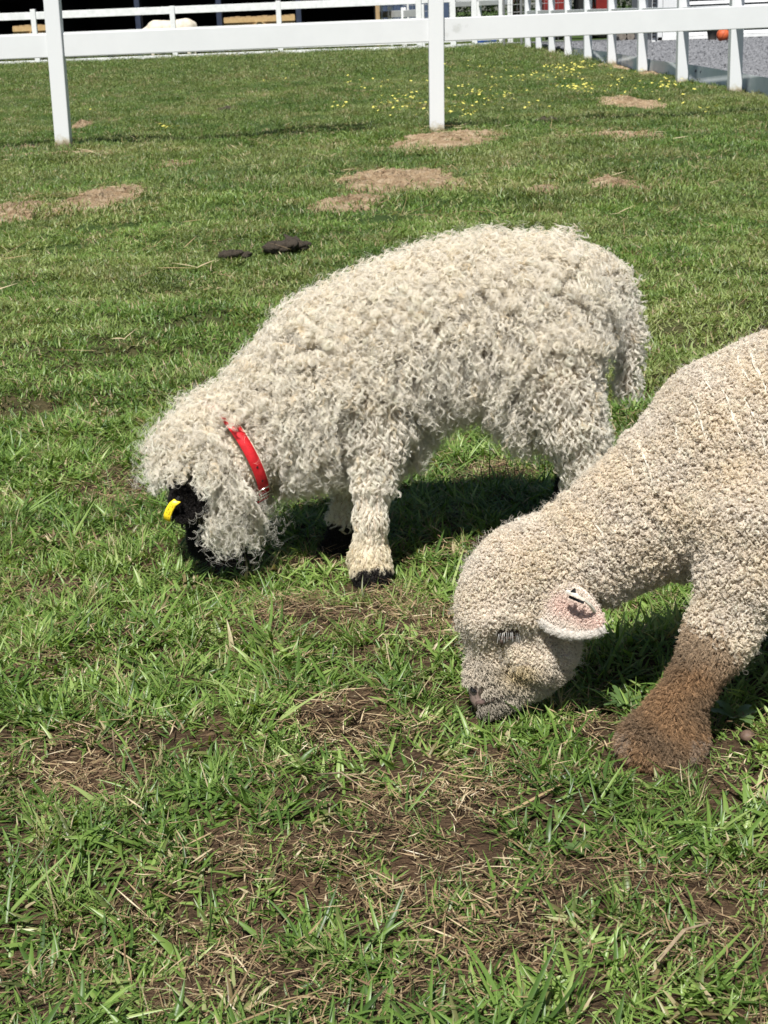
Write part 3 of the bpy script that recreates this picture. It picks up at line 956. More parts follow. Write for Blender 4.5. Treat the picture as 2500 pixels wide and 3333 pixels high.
# ------------------------------------------------------------------ the curly lamb with the red collar
KB = .03
YB = 2.30
pr1 = []
pr1 += chain([(P(1155, 1222, YB), .097), (P(1300, 1145, YB), .094), (P(1480, 1085, YB), .094), (P(1595, 1062, YB), .096), (P(1648, 1068, YB), .096)], 'torso')
pr1 += [ell(P(1190, 1320, YB - .01), (.085, .09, .085), part='torso'), ell(P(1692, 1100, YB), (.088, .09, .095), part='torso')]
pr1 += [ell(P(1745, 1200, YB - .05), (.07, .055, .09), part='torso'), ell(P(1785, 1010, YB), (.078, .08, .072), part='torso')]
pr1 += chain([(P(1090, 1255, YB), .090), (P(970, 1352, YB - .01), .078), (P(840, 1440, YB - .02), .064), (P(740, 1482, YB - .03), .059)], 'neck')
pr1 += [ell(P(660, 1510, YB - .03), (.054, .052, .054), part='head'), ell(P(620, 1500, YB - .03), (.040, .042, .040), part='head')]
pr1 += chain([(P(685, 1545, YB - .03), .054), (P(722, 1615, YB - .035), .053), (P(748, 1668, YB - .04), .038)], 'cheek')
pr1 += chain([(P(690, 1680, YB - .03), .036), (P(672, 1745, YB - .03), .028)], 'muzzle')
pr1 += [cone(P(760, 1760, YB - .045), P(660, 1778, YB - .03), .018, .018, 'muzzle')]
lamb1_foot = G(1205, 1893)
fy = lamb1_foot[1]
pr1 += chain([(P(1225, 1360, fy + .045), .062), (P(1228, 1480, fy + .02), .034), (P(1215, 1590, fy + .008), .025), (P(1206, 1690, fy), .0215), (P(1204, 1800, fy), .0225), (P(1204, 1828, fy), .024)], 'fore_leg')
pr1 += [cone(P(1205, 1842, fy), P(1212, 1884, fy - .012), .021, .022, 'hoof')]
fy2 = G(1105, 1795)[1]
pr1 += chain([(P(1150, 1420, fy2 - .01), .045), (P(1135, 1560, fy2), .022), (P(1125, 1690, fy2), .015)], 'far_fore_leg')
pr1 += chain([(P(1122, 1710, fy2), .015), (P(1108, 1750, fy2), .018), (P(1100, 1780, fy2), .024)], 'black_leg')
hy = 2.22
hf = np.array([P(1900, 1800, hy)[0], hy, .02])
pr1 += chain([(P(1805, 1250, hy + .01), .058), (P(1850, 1370, hy), .040), (P(1893, 1480, hy), .033), (P(1905, 1560, hy + .01), .028)], 'hind_leg')
pr1 += chain([(P(1905, 1560, hy + .01), .028), (hf + (0, 0, .09), .02), (hf + (0, 0, .03), .024)], 'hind_leg')
pr1 += [cone(hf + (0, 0, .03), hf + (-.01, -.005, .012), .024, .026, 'hoof')]
hy2 = 2.41
hf2 = np.array([P(1838, 1700, hy2)[0], hy2, .02])
pr1 += chain([(P(1840, 1280, hy2 - .02), .05), (P(1870, 1420, hy2), .028), (P(1880, 1510, hy2), .02)], 'far_hind_leg')
pr1 += chain([(P(1885, 1510, hy2), .026), (P(1852, 1590, hy2), .018), (hf2, .024)], 'black_leg')
pr1 += [cone(P(1945, 1420, hy + .05), P(1955, 1470, hy + .05), .016, .014, 'black_leg')]
pr1 += chain([(P(1920, 905, YB), .028), (P(2008, 945, YB + .01), .015), (P(2046, 1110, YB + .015), .013), (P(2044, 1270, YB + .015), .008)], 'tail')
parts1 = np.array([s[5] for s in pr1])

lamb1 = empty('lamb', (float(P(1450, 1500, YB)[0]), YB, 0))
tag(lamb1, 'long curly cream lamb with black ears and red collar grazing', 'lamb')
v1, q1 = mesh_prims(pr1, KB, .006)
pp = parts1[nearest_part(v1, pr1)]
BLK = ('muzzle', 'hoof', 'black_leg')
c1 = np.tile(np.array([.58, .50, .40]), (len(v1), 1))
c1[np.isin(pp, BLK)] = (.012, .011, .010)
body1 = np_mesh('body', v1, q1, M['skin'], None, attrs={'col': ('FLOAT_COLOR', np.concatenate([c1, np.ones((len(c1), 1))], 1).astype(np.float32))})
wparent(body1, lamb1)

# collar ring: plane across the neck
cA, cB = P(960, 1350, YB - .01), P(740, 1480, YB - .03)
cdir = unit(cB - cA + np.array([0, -.035, .01]))
cC = P(762, 1474, YB - .026)
e1 = unit(np.cross(cdir, np.array([0, 1.0, 0])))
if e1[2] < 0: e1 = -e1
e2 = unit(np.cross(cdir, e1))
if e2[1] > 0: e2 = -e2                              # e2 points towards the camera
CR1, CR2 = .083, .083

rg = np.random.default_rng(21)
p = sample_surface(v1, q1, .0060, rg)
nrm = grad(p, pr1, KB)
pt = parts1[nearest_part(p, pr1)]
blk = np.isin(pt, BLK)
# dark patch round the ear, hidden face on the left of the cheek
ppx, ppy = project(p)
facing = nrm[:, 1] < .3
face_dark = np.isin(pt, ('head', 'cheek', 'muzzle')) & (p[:, 2] < .20) & (ppx < 610) & (ppy > 1575)
face_dark |= (np.hypot((ppx - 597) / 90, (ppy - 1635) / 100) < 1) & facing & np.isin(pt, ('head', 'cheek', 'muzzle'))
face_dark |= (pt == 'muzzle') & (ppy > 1735)
keep = ~blk & ~face_dark
wp, wn, wt = p[keep], nrm[keep], pt[keep]
wx_, wy_ = project(wp)
L = np.full(len(wp), .050)
L[np.isin(wt, ('fore_leg', 'far_fore_leg', 'hind_leg', 'far_hind_leg'))] = .024
midleg = np.isin(wt, ('fore_leg', 'hind_leg')) & (wy_ > 1440)
L[midleg] = .020
L[np.isin(wt, ('far_fore_leg', 'far_hind_leg')) & (wy_ > 1440)] = .014
lowleg = np.isin(wt, ('fore_leg',)) & (wy_ > 1585)
L[lowleg] = .016
L[wt == 'tail'] = .024
L[np.isin(wt, ('cheek', 'muzzle'))] = .033
L[np.isin(wt, ('head',))] = .036
L *= rg.uniform(.75, 1.2, len(L))
# wool flattened where the strap runs over it
rel = (wp - cC) @ cdir
rad_ = np.linalg.norm((wp - cC) - rel[:, None] * cdir, axis=1)
near_c = (rel < .020) & (rel > -.036) & (rad_ < .12) & ((wp - cC) @ e2 > .0) & ((wp - cC) @ e1 < .048)
L[near_c] *= .10
ahead = (rel > -.055) & (rel <= -.036) & (rad_ < .12) & ((wp - cC) @ e2 > .0)
L[ahead] *= .7
dro = np.clip(1.0 - .95 * np.clip(wn[:, 2], 0, 1), .1, 1) * rg.uniform(.7, 1.2, len(L))
amp = np.full(len(L), .0027) * rg.uniform(.55, 1.4, len(L))
lam = np.full(len(L), .0112) * rg.uniform(.75, 1.4, len(L))
cw = np.stack([np.sin(wp @ np.array(a_) + b_) for a_, b_ in (((150, 60, 90), 0), ((-70, 160, 110), 2), ((120, -90, 170), 4))], 1) + .6 * np.stack([np.sin(wp @ np.array(a_) + b_) for a_, b_ in (((310, 160, -90), 1), ((-170, 260, 210), 3), ((220, -190, 270), 5))], 1)
clump = .24 * cw
sidef = 1 - np.clip(wn[:, 2] * 1.6, 0, 1)
amp *= 1 - .34 * sidef; lam *= 1 + .6 * sidef
spl = np.where(wn[:, 2] > .35, .40, .18)
lif = np.full(len(L), .9)
spl[midleg] = .2; lif[midleg] = .6; dro[midleg] = 1.1
spl[lowleg] = .15; lif[lowleg] = .4; dro[lowleg] = 1.2
amp[lowleg] *= .45
amp[wn[:, 2] > .4] *= 1.15
hp, hr, hl = strands(wp, wn, L, rg, K=20, droop=dro, splay=spl, lift=lif, amp=amp, lam=lam, M_=12, spread=.0019, r0=.00021, tipcurl=.9, wob=.30, bias=clump)
base = np.array([.97, .92, .82])
cl = base * rg.uniform(.88, 1.04, (len(wp), 1))
yel = np.clip((.12 - wp[:, 2]) / .12, 0, 1)[:, None] * np.isin(wt, ('fore_leg', 'hind_leg'))[:, None]
cl = cl * (1 - yel * np.array([.02, .08, .24]))
warm = np.clip(wn[:, 2], 0, 1)[:, None] * rg.random((len(wp), 1))
cl = cl * (1 - warm * np.array([.0, .04, .12]))
stain = (rg.random((len(wp), 1)) < .04) * np.array([.06, .12, .22])
cl = np.clip(cl * (1 - stain), 0, .97)
make_hair('wool', hp, hr, cl[hl] * rg.uniform(.92, 1.05, (len(hl), 1)), M['hair'], lamb1)
# loose flyaway fibres
fs = rg.choice(len(wp), 6500)
fs = fs[~near_c[fs] & ~np.isin(wt[fs], ('fore_leg', 'far_fore_leg', 'hind_leg', 'far_hind_leg', 'tail'))]
hp, hr, hl = strands(wp[fs], wn[fs], rg.uniform(.04, .068, len(fs)), rg, K=18, droop=.25, splay=.5, amp=.0042, lam=.016, M_=3, spread=.003, r0=.00013, wob=.6)
make_hair('loose_wool', hp, hr, np.tile(base * 1.05, (len(hp), 1)), M['hair'], lamb1)
# black short curls on face, legs and feet
bp_ = sample_surface(v1, q1, .0032, rg)
bt_ = parts1[nearest_part(bp_, pr1)]
bx_, by_ = project(bp_)
bn = grad(bp_, pr1, KB)
fd = np.isin(bt_, ('head', 'cheek', 'muzzle')) & (bp_[:, 2] < .20) & (bx_ < 610) & (by_ > 1575)
fd |= (np.hypot((bx_ - 597) / 90, (by_ - 1635) / 100) < 1) & (bn[:, 1] < .3) & np.isin(bt_, ('head', 'cheek', 'muzzle'))
kb = np.isin(bt_, BLK) | fd
bp_, bn, bt_ = bp_[kb], bn[kb], bt_[kb]
hp, hr, hl = strands(bp_, bn, rg.uniform(.004, .008, len(bp_)), rg, K=7, droop=.7, splay=.4, amp=.0010, lam=.008, M_=3, spread=.001, r0=.0003)
make_hair('black_wool', hp, hr, np.tile([.014, .012, .011], (len(hp), 1)) * rg.uniform(.6, 1.8, (len(hp), 1)), M['fur'], lamb1)

a = np.linspace(0, 2 * math.pi, 97)
ring = cC + CR1 * np.cos(a)[:, None] * e1 + CR2 * np.sin(a)[:, None] * e2
rn = unit(np.cos(a)[:, None] * e1 + np.sin(a)[:, None] * e2)
wd_, th_ = .0085, .0014
m = noise_mat('red_nylon_webbing', [(0.3, (0.42, 0.012, 0.018)), (0.55, (0.62, 0.02, 0.028)), (0.8, (0.72, 0.05, 0.055))], scale=60, rough=0.55, bump=0.5, bscale=420, dist=.002)
prof = [(-wd_, 0), (wd_, 0), (wd_, th_ * 2), (-wd_, th_ * 2)]
V = np.concatenate([(ring + cdir * x + rn * y)[:-1] for x, y in prof])
nn = 96
F = []
for j in range(4):
    for i in range(nn):
        F.append((j * nn + i, j * nn + (i + 1) % nn, ((j + 1) % 4) * nn + (i + 1) % nn, ((j + 1) % 4) * nn + i))
collar = np_mesh('collar', V, np.array(F), m, None, smooth=False)
collar['label'] = 'red webbing collar with pale edge and metal buckle'
wparent(collar, lamb1)
mt = noise_mat('pale_collar_edge', [(0.3, (0.62, 0.52, 0.40)), (0.7, (0.74, 0.64, 0.5))], scale=90, rough=0.7, bump=0)
tr_ = MB().tube((ring - cdir * (wd_ + .0004) + rn * th_), .0013, 6, cap=False).build('edging', mt)
wparent(tr_, collar)


def on_ring(ang, out=0.0, along=0.0):
    return cC + (CR1 + out) * math.cos(ang) * e1 + (CR2 + out) * math.sin(ang) * e2 + cdir * along


# buckle on the camera side, low on the neck
best = min(np.linspace(0, 6.28, 200), key=lambda g_: np.hypot(*(np.array(project(on_ring(g_))) - np.array([862, 1598]))) + (1e3 if (on_ring(g_) - cC) @ e2 < 0 else 0))
bm = MB()
for s in (-.013, .013):
    bm.tube([on_ring(best - .13, .004, s), on_ring(best + .13, .004, s)], .0017, 8)
for s in (-.13, .13):
    bm.tube([on_ring(best + s, .004, -.013), on_ring(best + s, .004, .013)], .0017, 8)
bm.tube([on_ring(best, .0055, -.013), on_ring(best, .0055, .013)], .0015, 8)
wparent(bm.build('buckle', M['steel'], None, smooth=True), collar)
for k_ in (.32, .62):
    hb = MB().lathe([(.0001, 0), (.0017, 0), (.0017, .0006), (.0001, .0006)], seg=10).build('eyelet', M['black'])
    hb.location = on_ring(best - k_ if on_ring(best - k_)[2] > on_ring(best + k_)[2] else best + k_, .0032)
    nrm_ = unit(np.array(hb.location) - cC)
    hb.rotation_euler = Vector(nrm_).to_track_quat('Z', 'Y').to_euler()
    wparent(hb, collar)


# ears: cupped leaf with thickness
def ear(base, tip, side, width, cup, thick, m, colf, parent, nu=16, nv=11, name='ear'):
    base, tip = np.array(base, float), np.array(tip, float)
    ax_ = tip - base
    Ln = np.linalg.norm(ax_); ax_ /= Ln
    side = unit(np.array(side, float) - (np.array(side) @ ax_) * ax_)
    nz = np.cross(ax_, side)
    top, U, Vv = [], np.linspace(0, 1, nu), np.linspace(-1, 1, nv)
    for u_ in U:
        w_ = width * (math.sin(math.pi * min(1, (u_ * .86 + .14)) ** .85) ** .62 if u_ < 1 else 0.02)
        for q_ in Vv:
            top.append(base + ax_ * Ln * u_ + side * w_ * q_ + nz * cup * (q_ * q_ * (1 - .4 * u_) - .25 * math.sin(u_ * 3.0)))
    top = np.array(top)
    bot = top - nz * thick
    V_ = np.concatenate([top, bot]); n0 = len(top)
    F_ = []
    for i in range(nu - 1):
        for j in range(nv - 1):
            a_, b_, c_, d_ = i * nv + j, i * nv + j + 1, (i + 1) * nv + j + 1, (i + 1) * nv + j
            F_ += [(a_, b_, c_, d_), (n0 + d_, n0 + c_, n0 + b_, n0 + a_)]
    rim = [j for j in range(nv)] + [i * nv + nv - 1 for i in range(1, nu)] + [(nu - 1) * nv + j for j in range(nv - 2, -1, -1)] + [i * nv for i in range(nu - 2, 0, -1)]
    for i in range(len(rim)):
        a_, b_ = rim[i], rim[(i + 1) % len(rim)]
        F_.append((a_, n0 + a_, n0 + b_, b_))
    colr = np.array([colf(i // nv / (nu - 1), Vv[i % nv]) for i in range(n0)] + [colf(i // nv / (nu - 1), Vv[i % nv]) for i in range(n0)])
    o = np_mesh(name, V_, np.array(F_), m, None, attrs={'col': ('FLOAT_COLOR', np.concatenate([colr, np.ones((len(colr), 1))], 1).astype(np.float32))})
    wparent(o, parent)
    return V_, np.array(F_), top.reshape(nu, nv, 3), nz, o


def ear_hair(V_, F_, nzv, colf, L_, spacing, r0, rg_, parent, name, amp=.0006, droop=.5):
    pe = sample_surface(V_, F_, spacing, rg_)
    fn = unit(np.cross(V_[F_[:, 1]] - V_[F_[:, 0]], V_[F_[:, 2]] - V_[F_[:, 0]]))
    fc = V_[F_].mean(1)
    fn[0:2 * 150:2] *= np.sign(np.sum(fn[0:300:2] * nzv, 1, keepdims=True) + 1e-9); fn[1:300:2] *= -np.sign(np.sum(fn[1:300:2] * nzv, 1, keepdims=True) + 1e-9)
    ix = np.concatenate([np.argmin(((pe[i:i + 500, None] - fc[None]) ** 2).sum(-1), 1) for i in range(0, len(pe), 500)])
    hp_, hr_, hl_ = strands(pe, fn[ix], L_ * rg_.uniform(.7, 1.2, len(pe)), rg_, K=7, droop=droop, splay=.4, amp=amp, lam=.006, M_=3, spread=.0008, r0=r0)
    return make_hair(name, hp_, hr_, colf(pe)[hl_], M['fur'], parent)


eY = YB - .105
eb, et = P(625, 1590, eY + .02), P(585, 1705, eY - .005)
V_, F_, top_, nz_, ear1 = ear(eb, et, (1, .25, .1), .030, .006, .004, M['skin'], lambda u_, w_: (.012, .011, .010), lamb1)
rg = np.random.default_rng(5)
ear_hair(V_, F_, nz_, lambda pe: np.tile([.013, .011, .010], (len(pe), 1)) * rg.uniform(.6, 1.7, (len(pe), 1)), .008, .0022, .00025, rg, lamb1, 'ear_wool')
eb2 = P(640, 1560, YB + .05)
ear(eb2, eb2 + np.array([-.03, .05, -.05]), (1, .3, 0), .022, .006, .004, M['skin'], lambda u_, w_: (.012, .011, .010), lamb1)
# yellow tag with printed rows
m, t, b = new_mat('yellow_tag_plastic')
tc = N(t, 'ShaderNodeTexCoord')
wv = N(t, 'ShaderNodeTexVoronoi', inp={'Scale': 420.0}); t.links.new(tc.outputs['Object'], wv.inputs['Vector'])
atb = N(t, 'ShaderNodeAttribute', attribute_name='band')
lt = N(t, 'ShaderNodeMath', operation='LESS_THAN', inp={1: 0.42}); t.links.new(wv.outputs[0], lt.inputs[0])
mu = N(t, 'ShaderNodeMath', operation='MULTIPLY'); t.links.new(lt.outputs[0], mu.inputs[0]); t.links.new(atb.outputs['Fac'], mu.inputs[1])
mxx = N(t, 'ShaderNodeMix', data_type='RGBA'); mxx.inputs[6].default_value = (.83, .62, .02, 1); mxx.inputs[7].default_value = (.25, .16, .01, 1)
t.links.new(mu.outputs[0], mxx.inputs[0]); t.links.new(mxx.outputs[2], b.inputs['Base Color']); b.inputs['Roughness'].default_value = .4
tY = eY - .014
line = np.array([P(572, 1627, tY), P(556, 1640, tY), P(546, 1657, tY), P(539, 1675, tY), P(538, 1692, tY)])
sidev = unit(P(590, 1690, tY - .004) - P(555, 1675, tY))
V_, F_, bd = [], [], []
for i, c_ in enumerate(line):
    for j, s_ in enumerate(np.linspace(-.35, 1.0, 7)):
        V_.append(c_ + sidev * .0085 * s_ + np.array([0, -.001 * (1 - (j - 3) ** 2 / 9), 0])); bd.append(1.0 if j in (2, 4) and 0 < i < 4 else 0.0)
n_ = len(V_)
for v_ in list(V_): V_.append(np.array(v_) + np.array([0, .0016, 0])); bd.append(0.0)
for i in range(4):
    for j in range(6):
        a_ = i * 7 + j
        F_ += [(a_, a_ + 1, a_ + 8, a_ + 7), (n_ + a_ + 7, n_ + a_ + 8, n_ + a_ + 1, n_ + a_)]
rim = list(range(7)) + [i * 7 + 6 for i in range(1, 5)] + [28 + j for j in range(5, -1, -1)] + [i * 7 for i in range(3, 0, -1)]
for i in range(len(rim)):
    a_, b_ = rim[i], rim[(i + 1) % len(rim)]
    F_.append((a_, n_ + a_, n_ + b_, b_))
tg = np_mesh('ear_tag', np.array(V_), np.array(F_), m, None, attrs={'band': ('FLOAT', np.array(bd, np.float32))})
tg['label'] = 'curved yellow plastic tag with two rows of dark print'
wparent(tg, lamb1)
st_ = MB().tube([P(577, 1624, tY - .002), P(582, 1620, tY + .006)], .0028, 10).build('tag_stud', M['black']); wparent(st_, tg)

# ------------------------------------------------------------------ the short woolled lamb
KB2 = .024
YH = 1.70
pr2 = []
pr2 += [ell(P(1650, 1905, YH), (.050, .048, .050), part='head'), ell(P(1608, 1965, YH), (.042, .046, .050), part='head'), ell(P(1690, 1790, YH), (.028, .036, .022), part='poll')]
pr2 += chain([(P(1625, 2040, YH), .040), (P(1612, 2130, YH), .031), (P(1592, 2210, YH), .0245), (P(1580, 2255, YH), .020)], 'face')
pr2 += chain([(P(1750, 2030, YH), .048), (P(1760, 2100, YH), .044), (P(1715, 2180, YH), .031), (P(1655, 2240, YH), .019), (P(1602, 2282, YH), .012)], 'jaw')
pr2 += [ell(P(1640, 2040, YH - .040), (.028, .012, .013), part='brow')]
pr2 += chain([(P(1730, 1880, YH), .056), (P(1830, 1835, YH), .058), (P(1935, 1780, YH), .063), (P(2060, 1698, YH), .071), (P(2210, 1622, YH), .084)], 'neck')
YB2 = 1.70
def BX(px, py): return P(px, py, YB2)
pr2 += chain([(BX(2250, 1585), .084), (BX(2400, 1468), .103), (BX(2560, 1428), .115), (BX(2800, 1410), .120), (BX(3080, 1405), .120), (BX(3260, 1430), .106)], 'torso')
pr2 += [ell(BX(2330, 1640), (.075, .085, .085), part='torso'), ell(P(2440, 1610, YB2 - .05), (.075, .06, .10), part='torso')]
f2 = G(2165, 2492)
ly = f2[1]
pr2 += chain([(P(2440, 1720, ly + .05), .070), (P(2420, 1860, ly + .03), .045), (P(2372, 2010, ly + .02), .032), (P(2335, 2080, ly + .015), .028)], 'fore_leg')
pr2 += chain([(P(2335, 2080, ly + .015), .028), (P(2245, 2235, ly + .005), .022), (P(2190, 2330, ly), .026), (P(2158, 2405, ly), .032)], 'brown_leg')
pr2 += [ell(P(2090, 2422, ly - .008), (.024, .026, .024), part='foot'), ell(P(2222, 2405, ly + .005), (.022, .026, .028), part='foot'), ell(P(2165, 2448, ly - .014), (.028, .022, .019), part='foot')]
far = np.array([P(2640, 2200, 1.80)[0], 1.80, .03])
pr2 += chain([(np.array([far[0] - .05, 1.76, .30]), .06), (np.array([far[0] + .01, 1.79, .18]), .034), (far + (0, 0, .12), .024), (far + (0, 0, .03), .034)], 'brown_leg')
for yy in (1.62, 1.79):
    x0 = BX(3250, 1500)[0] + (.03 if yy > 1.7 else 0)
    pr2 += chain([(np.array([x0, yy, .33]), .085), (np.array([x0 - .02, yy - .005, .23]), .05), (np.array([x0 + .06, yy, .14]), .03)], 'hind_leg')
    pr2 += chain([(np.array([x0 + .06, yy, .14]), .03), (np.array([x0 + .045, yy, .06]), .024), (np.array([x0 + .03, yy, .03]), .032)], 'brown_leg')
pr2 += chain([(BX(3390, 1280), .03), (BX(3480, 1420), .026), (BX(3480, 1620), .018)], 'tail')
parts2 = np.array([s[5] for s in pr2])
lamb2 = empty('lamb', (float(BX(2700, 1500)[0]), YB2, 0))
tag(lamb2, 'short woolled cream lamb with brown furry legs and pink ear grazing', 'lamb')
v2, q2 = mesh_prims(pr2, KB2, .0055)
n2_ = grad(v2, pr2, KB2)


eye_c = hit(1655, 2072, pr2, KB2)
eye_n = grad(eye_c[None], pr2, KB2)[0]
# eye hollow and mouth line pressed into the skin
dv = v2 - eye_c
rr = np.sqrt((dv[:, 0] / .022) ** 2 + ((dv[:, 2] + .004) / .013) ** 2 + (dv[:, 1] / .03) ** 2)
v2 = v2 - n2_ * (.011 * np.exp(-rr ** 2))[:, None]


def press(v_, line_, depth, wid):
    pts_ = [hit(a_, b_, pr2, KB2) for a_, b_ in line_]
    dmin = np.full(len(v_), 9.0)
    for a_, b_ in zip(pts_[:-1], pts_[1:]):
        ab_ = b_ - a_
        t_ = np.clip(((v_ - a_) @ ab_) / (ab_ @ ab_), 0, 1)
        dmin = np.minimum(dmin, np.linalg.norm(v_ - a_ - t_[:, None] * ab_, axis=1))
    return v_ - n2_ * (depth * np.exp(-(dmin / wid) ** 2))[:, None]


v2 = press(v2, [(1630, 2095), (1632, 2140), (1645, 2190)], .0085, .009)      # hollow under the eye
v2 = press(v2, [(1520, 2060), (1530, 2110), (1535, 2160)], .005, .012)       # stop of the profile
v2 = press(v2, [(1700, 2010), (1650, 2000), (1590, 2020)], -.007, .012)                    # brow
v2 = press(v2, [(1700, 2140), (1760, 2170)], -.008, .020)                    # cheek
v2 = press(v2, [(1800, 2050), (1830, 2120), (1815, 2180)], .008, .011)       # behind the jaw
xw, yw = project(v2)
pw = parts2[nearest_part(v2, pr2)]
along = (xw - 1700) * .80 - (yw - 1800) * .60                                # along the neck, in photograph pixels
fold = np.sin(along / 11.0 + 1.3 * np.sin(yw * .013) + .8 * np.sin(xw * .02)) * (.5 + .5 * np.sin(along / 43.0 + yw * .006))
fm_ = np.clip((along - 60) / 120, 0, 1) * np.clip((720 - along) / 250, 0, 1) * np.isin(pw, ('neck', 'torso'))
v2 = v2 + n2_ * (.0026 * fold * fm_)[:, None]
mo_a, mo_b = hit(1575, 2278, pr2, KB2), hit(1665, 2255, pr2, KB2)
ab = mo_b - mo_a
tt = np.clip(((v2 - mo_a) @ ab) / (ab @ ab), 0, 1)
dm = np.linalg.norm(v2 - mo_a - tt[:, None] * ab, axis=1)
v2 = v2 - n2_ * (.006 * np.exp(-(dm / .0055) ** 2))[:, None]


def lamb2_zone(p_, pt_):
    """0 wool, 1 brown fur, 2 short face hair, 3 bare nose"""
    x_, y_ = project(p_)
    z_ = np.zeros(len(p_), int)
    # brown starts higher on the front of the near leg
    line_ = 1985 + (x_ - 2220) * .75 + 14 * np.sin(x_ * .05) + 10 * np.sin(x_ * .11 + y_ * .07) + np.random.default_rng(len(p_)).normal(0, 26, len(p_))
    z_[np.isin(pt_, ('fore_leg', 'brown_leg', 'foot')) & (y_ > line_) & (x_ < 2560)] = 1
    z_[(pt_ == 'brown_leg') & (p_[:, 2] < .2) & ((x_ >= 2560) | (p_[:, 1] > 1.72))] = 1
    face_ = np.isin(pt_, ('face', 'jaw')) & (y_ > 2150 + (x_ - 1600) * .12)
    z_[face_] = 2
    nose_ = np.isin(pt_, ('face', 'jaw')) & (y_ > 2225) & (x_ < 1575 - (y_ - 2225) * .2)
    z_[nose_] = 3
    return z_


pt2 = parts2[nearest_part(v2, pr2)]
z2 = lamb2_zone(v2, pt2)
c2 = np.tile(np.array([.50, .42, .34]), (len(v2), 1))
c2[z2 == 1] = (.12, .08, .05)
c2[z2 == 2] = (.27, .22, .165)
c2[z2 == 3] = (.32, .235, .20)
de = np.linalg.norm((v2 - eye_c) * np.array([.55, .6, 1.0]), axis=1)
c2[de < .009] = (.055, .035, .03)
body2 = np_mesh('body', v2, q2, M['skin'], None, attrs={'col': ('FLOAT_COLOR', np.concatenate([c2, np.ones((len(c2), 1))], 1).astype(np.float32))})
wparent(body2, lamb2)

rg = np.random.default_rng(33)
p = sample_surface(v2, q2, .0031, rg)
x_, y_ = project(p)
drop = (x_ > 2650) & (rg.random(len(p)) < .55)
p = p[~drop]; x_, y_ = x_[~drop], y_[~drop]
nrm = grad(p, pr2, KB2)
pt = parts2[nearest_part(p, pr2)]
zn = lamb2_zone(p, pt)
de = np.linalg.norm((p - eye_c + np.array([0, 0, .004])) * np.array([.55, .6, 1.0]), axis=1)
wool = (zn == 0) & (de > .0122)
wp, wn, wx_, wy_ = p[wool], nrm[wool], x_[wool], y_[wool]
wtp = pt[wool]
headz = np.isin(wtp, ('head', 'poll', 'face', 'jaw', 'brow'))
L = np.where(headz, np.where(np.isin(wtp, ('face', 'jaw', 'brow')), .0034, .0048), .0076) * rg.uniform(.7, 1.3, len(wp))
L = np.where(wx_ > 1990, L * 1.2, L)
cl = np.array([.90, .82, .71]) * rg.uniform(.88, 1.06, (len(wp), 1))
ytint = .5 + .5 * np.sin(wx_ * .016 + 1.2 * np.sin(wy_ * .013)) * np.sin(wy_ * .021 + .7)
cl = cl * (1 - .5 * ytint[:, None] * np.array([.0, .06, .2]))
cl = cl * np.where(rg.random((len(wp), 1)) < .05, .72, 1.0)
# partings where the fleece opens over the shoulder: paler roots, wool leaning apart
PART = [((2330, 1150), (2375, 1240)), ((2395, 1130), (2440, 1250)), ((2440, 1125), (2490, 1270)), ((2290, 1210), (2330, 1310)), ((2255, 1290), (2310, 1430)), ((2350, 1270), (2420, 1440)), ((2430, 1300), (2500, 1470)),
        ((2040, 1470), (2080, 1560)), ((1940, 1690), (1985, 1790)), ((2090, 1440), (2130, 1590)), ((2200, 1380), (2235, 1500))]
bias = np.zeros((len(wp), 3))
for a_, b_ in PART:
    A_, B_ = np.array(a_, float), np.array(b_, float)
    d_ = B_ - A_; L_ = np.linalg.norm(d_); d_ /= L_
    r_ = np.stack([wx_, wy_], 1) - A_
    al = np.clip(r_ @ d_, 0, L_)
    off = r_ - al[:, None] * d_
    per = r_ @ np.array([-d_[1], d_[0]]) + 6 * np.sin(al * .06)
    dist = np.where((r_ @ d_ > 0) & (r_ @ d_ < L_), np.abs(per), 99)
    w_ = np.exp(-(dist / 4.5) ** 2)
    cl = cl * (1 - .9 * w_[:, None]) + .9 * w_[:, None] * np.array([1.0, .93, .82])
    L = L * (1 - .45 * np.exp(-(dist / 4) ** 2))
    w2 = np.exp(-(dist / 13) ** 2) * np.sign(per)
    bias += .6 * (w2[:, None]) * (RT * -d_[1] - UP * d_[0]) * 1.1
amp = rg.uniform(.0007, .0016, len(wp)) * np.where(headz, .8, 1); lam = rg.uniform(.0042, .007, len(wp))
hp, hr, hl = strands(wp, wn, L, rg, K=9, droop=rg.uniform(.15, .7, len(wp)), splay=.5, amp=amp, lam=lam, M_=6, spread=.0011, r0=.00042, bias=bias, tipcurl=.5, wob=.5)
make_hair('wool', hp, hr, np.clip(cl[hl] * rg.uniform(.88, 1.08, (len(hl), 1)), 0, .92), M['hair'], lamb2)

# pale opened partings lying on the fleece
pp_ = []
vis = np.nonzero((wn @ fw < -.15) & (wx_ > 1850) & (wx_ < 2560))[0]
for a_, b_ in PART:
    for _ in range(9):
        j_ = rg.normal(0, 2.2, 2)
        t0, t1 = sorted(rg.random(2))
        t1 = max(t1, t0 + .35)
        row = []
        for t_ in np.linspace(t0, t1, 9):
            q_ = np.array(a_) * (1 - t_) + np.array(b_) * t_ + j_ + np.array([5 * math.sin(t_ * 6 + a_[0]), 0])
            i_ = vis[np.argmin((wx_[vis] - q_[0]) ** 2 + (wy_[vis] - q_[1]) ** 2)]
            if math.hypot(wx_[i_] - q_[0], wy_[i_] - q_[1]) < 14:
                row.append(wp[i_] + (RT * (q_[0] - wx_[i_]) - UP * (q_[1] - wy_[i_])) / 2900 + wn[i_] * .0060)
        if len(row) == 9:
            pp_.append(row)
pp_ = np.array(pp_)
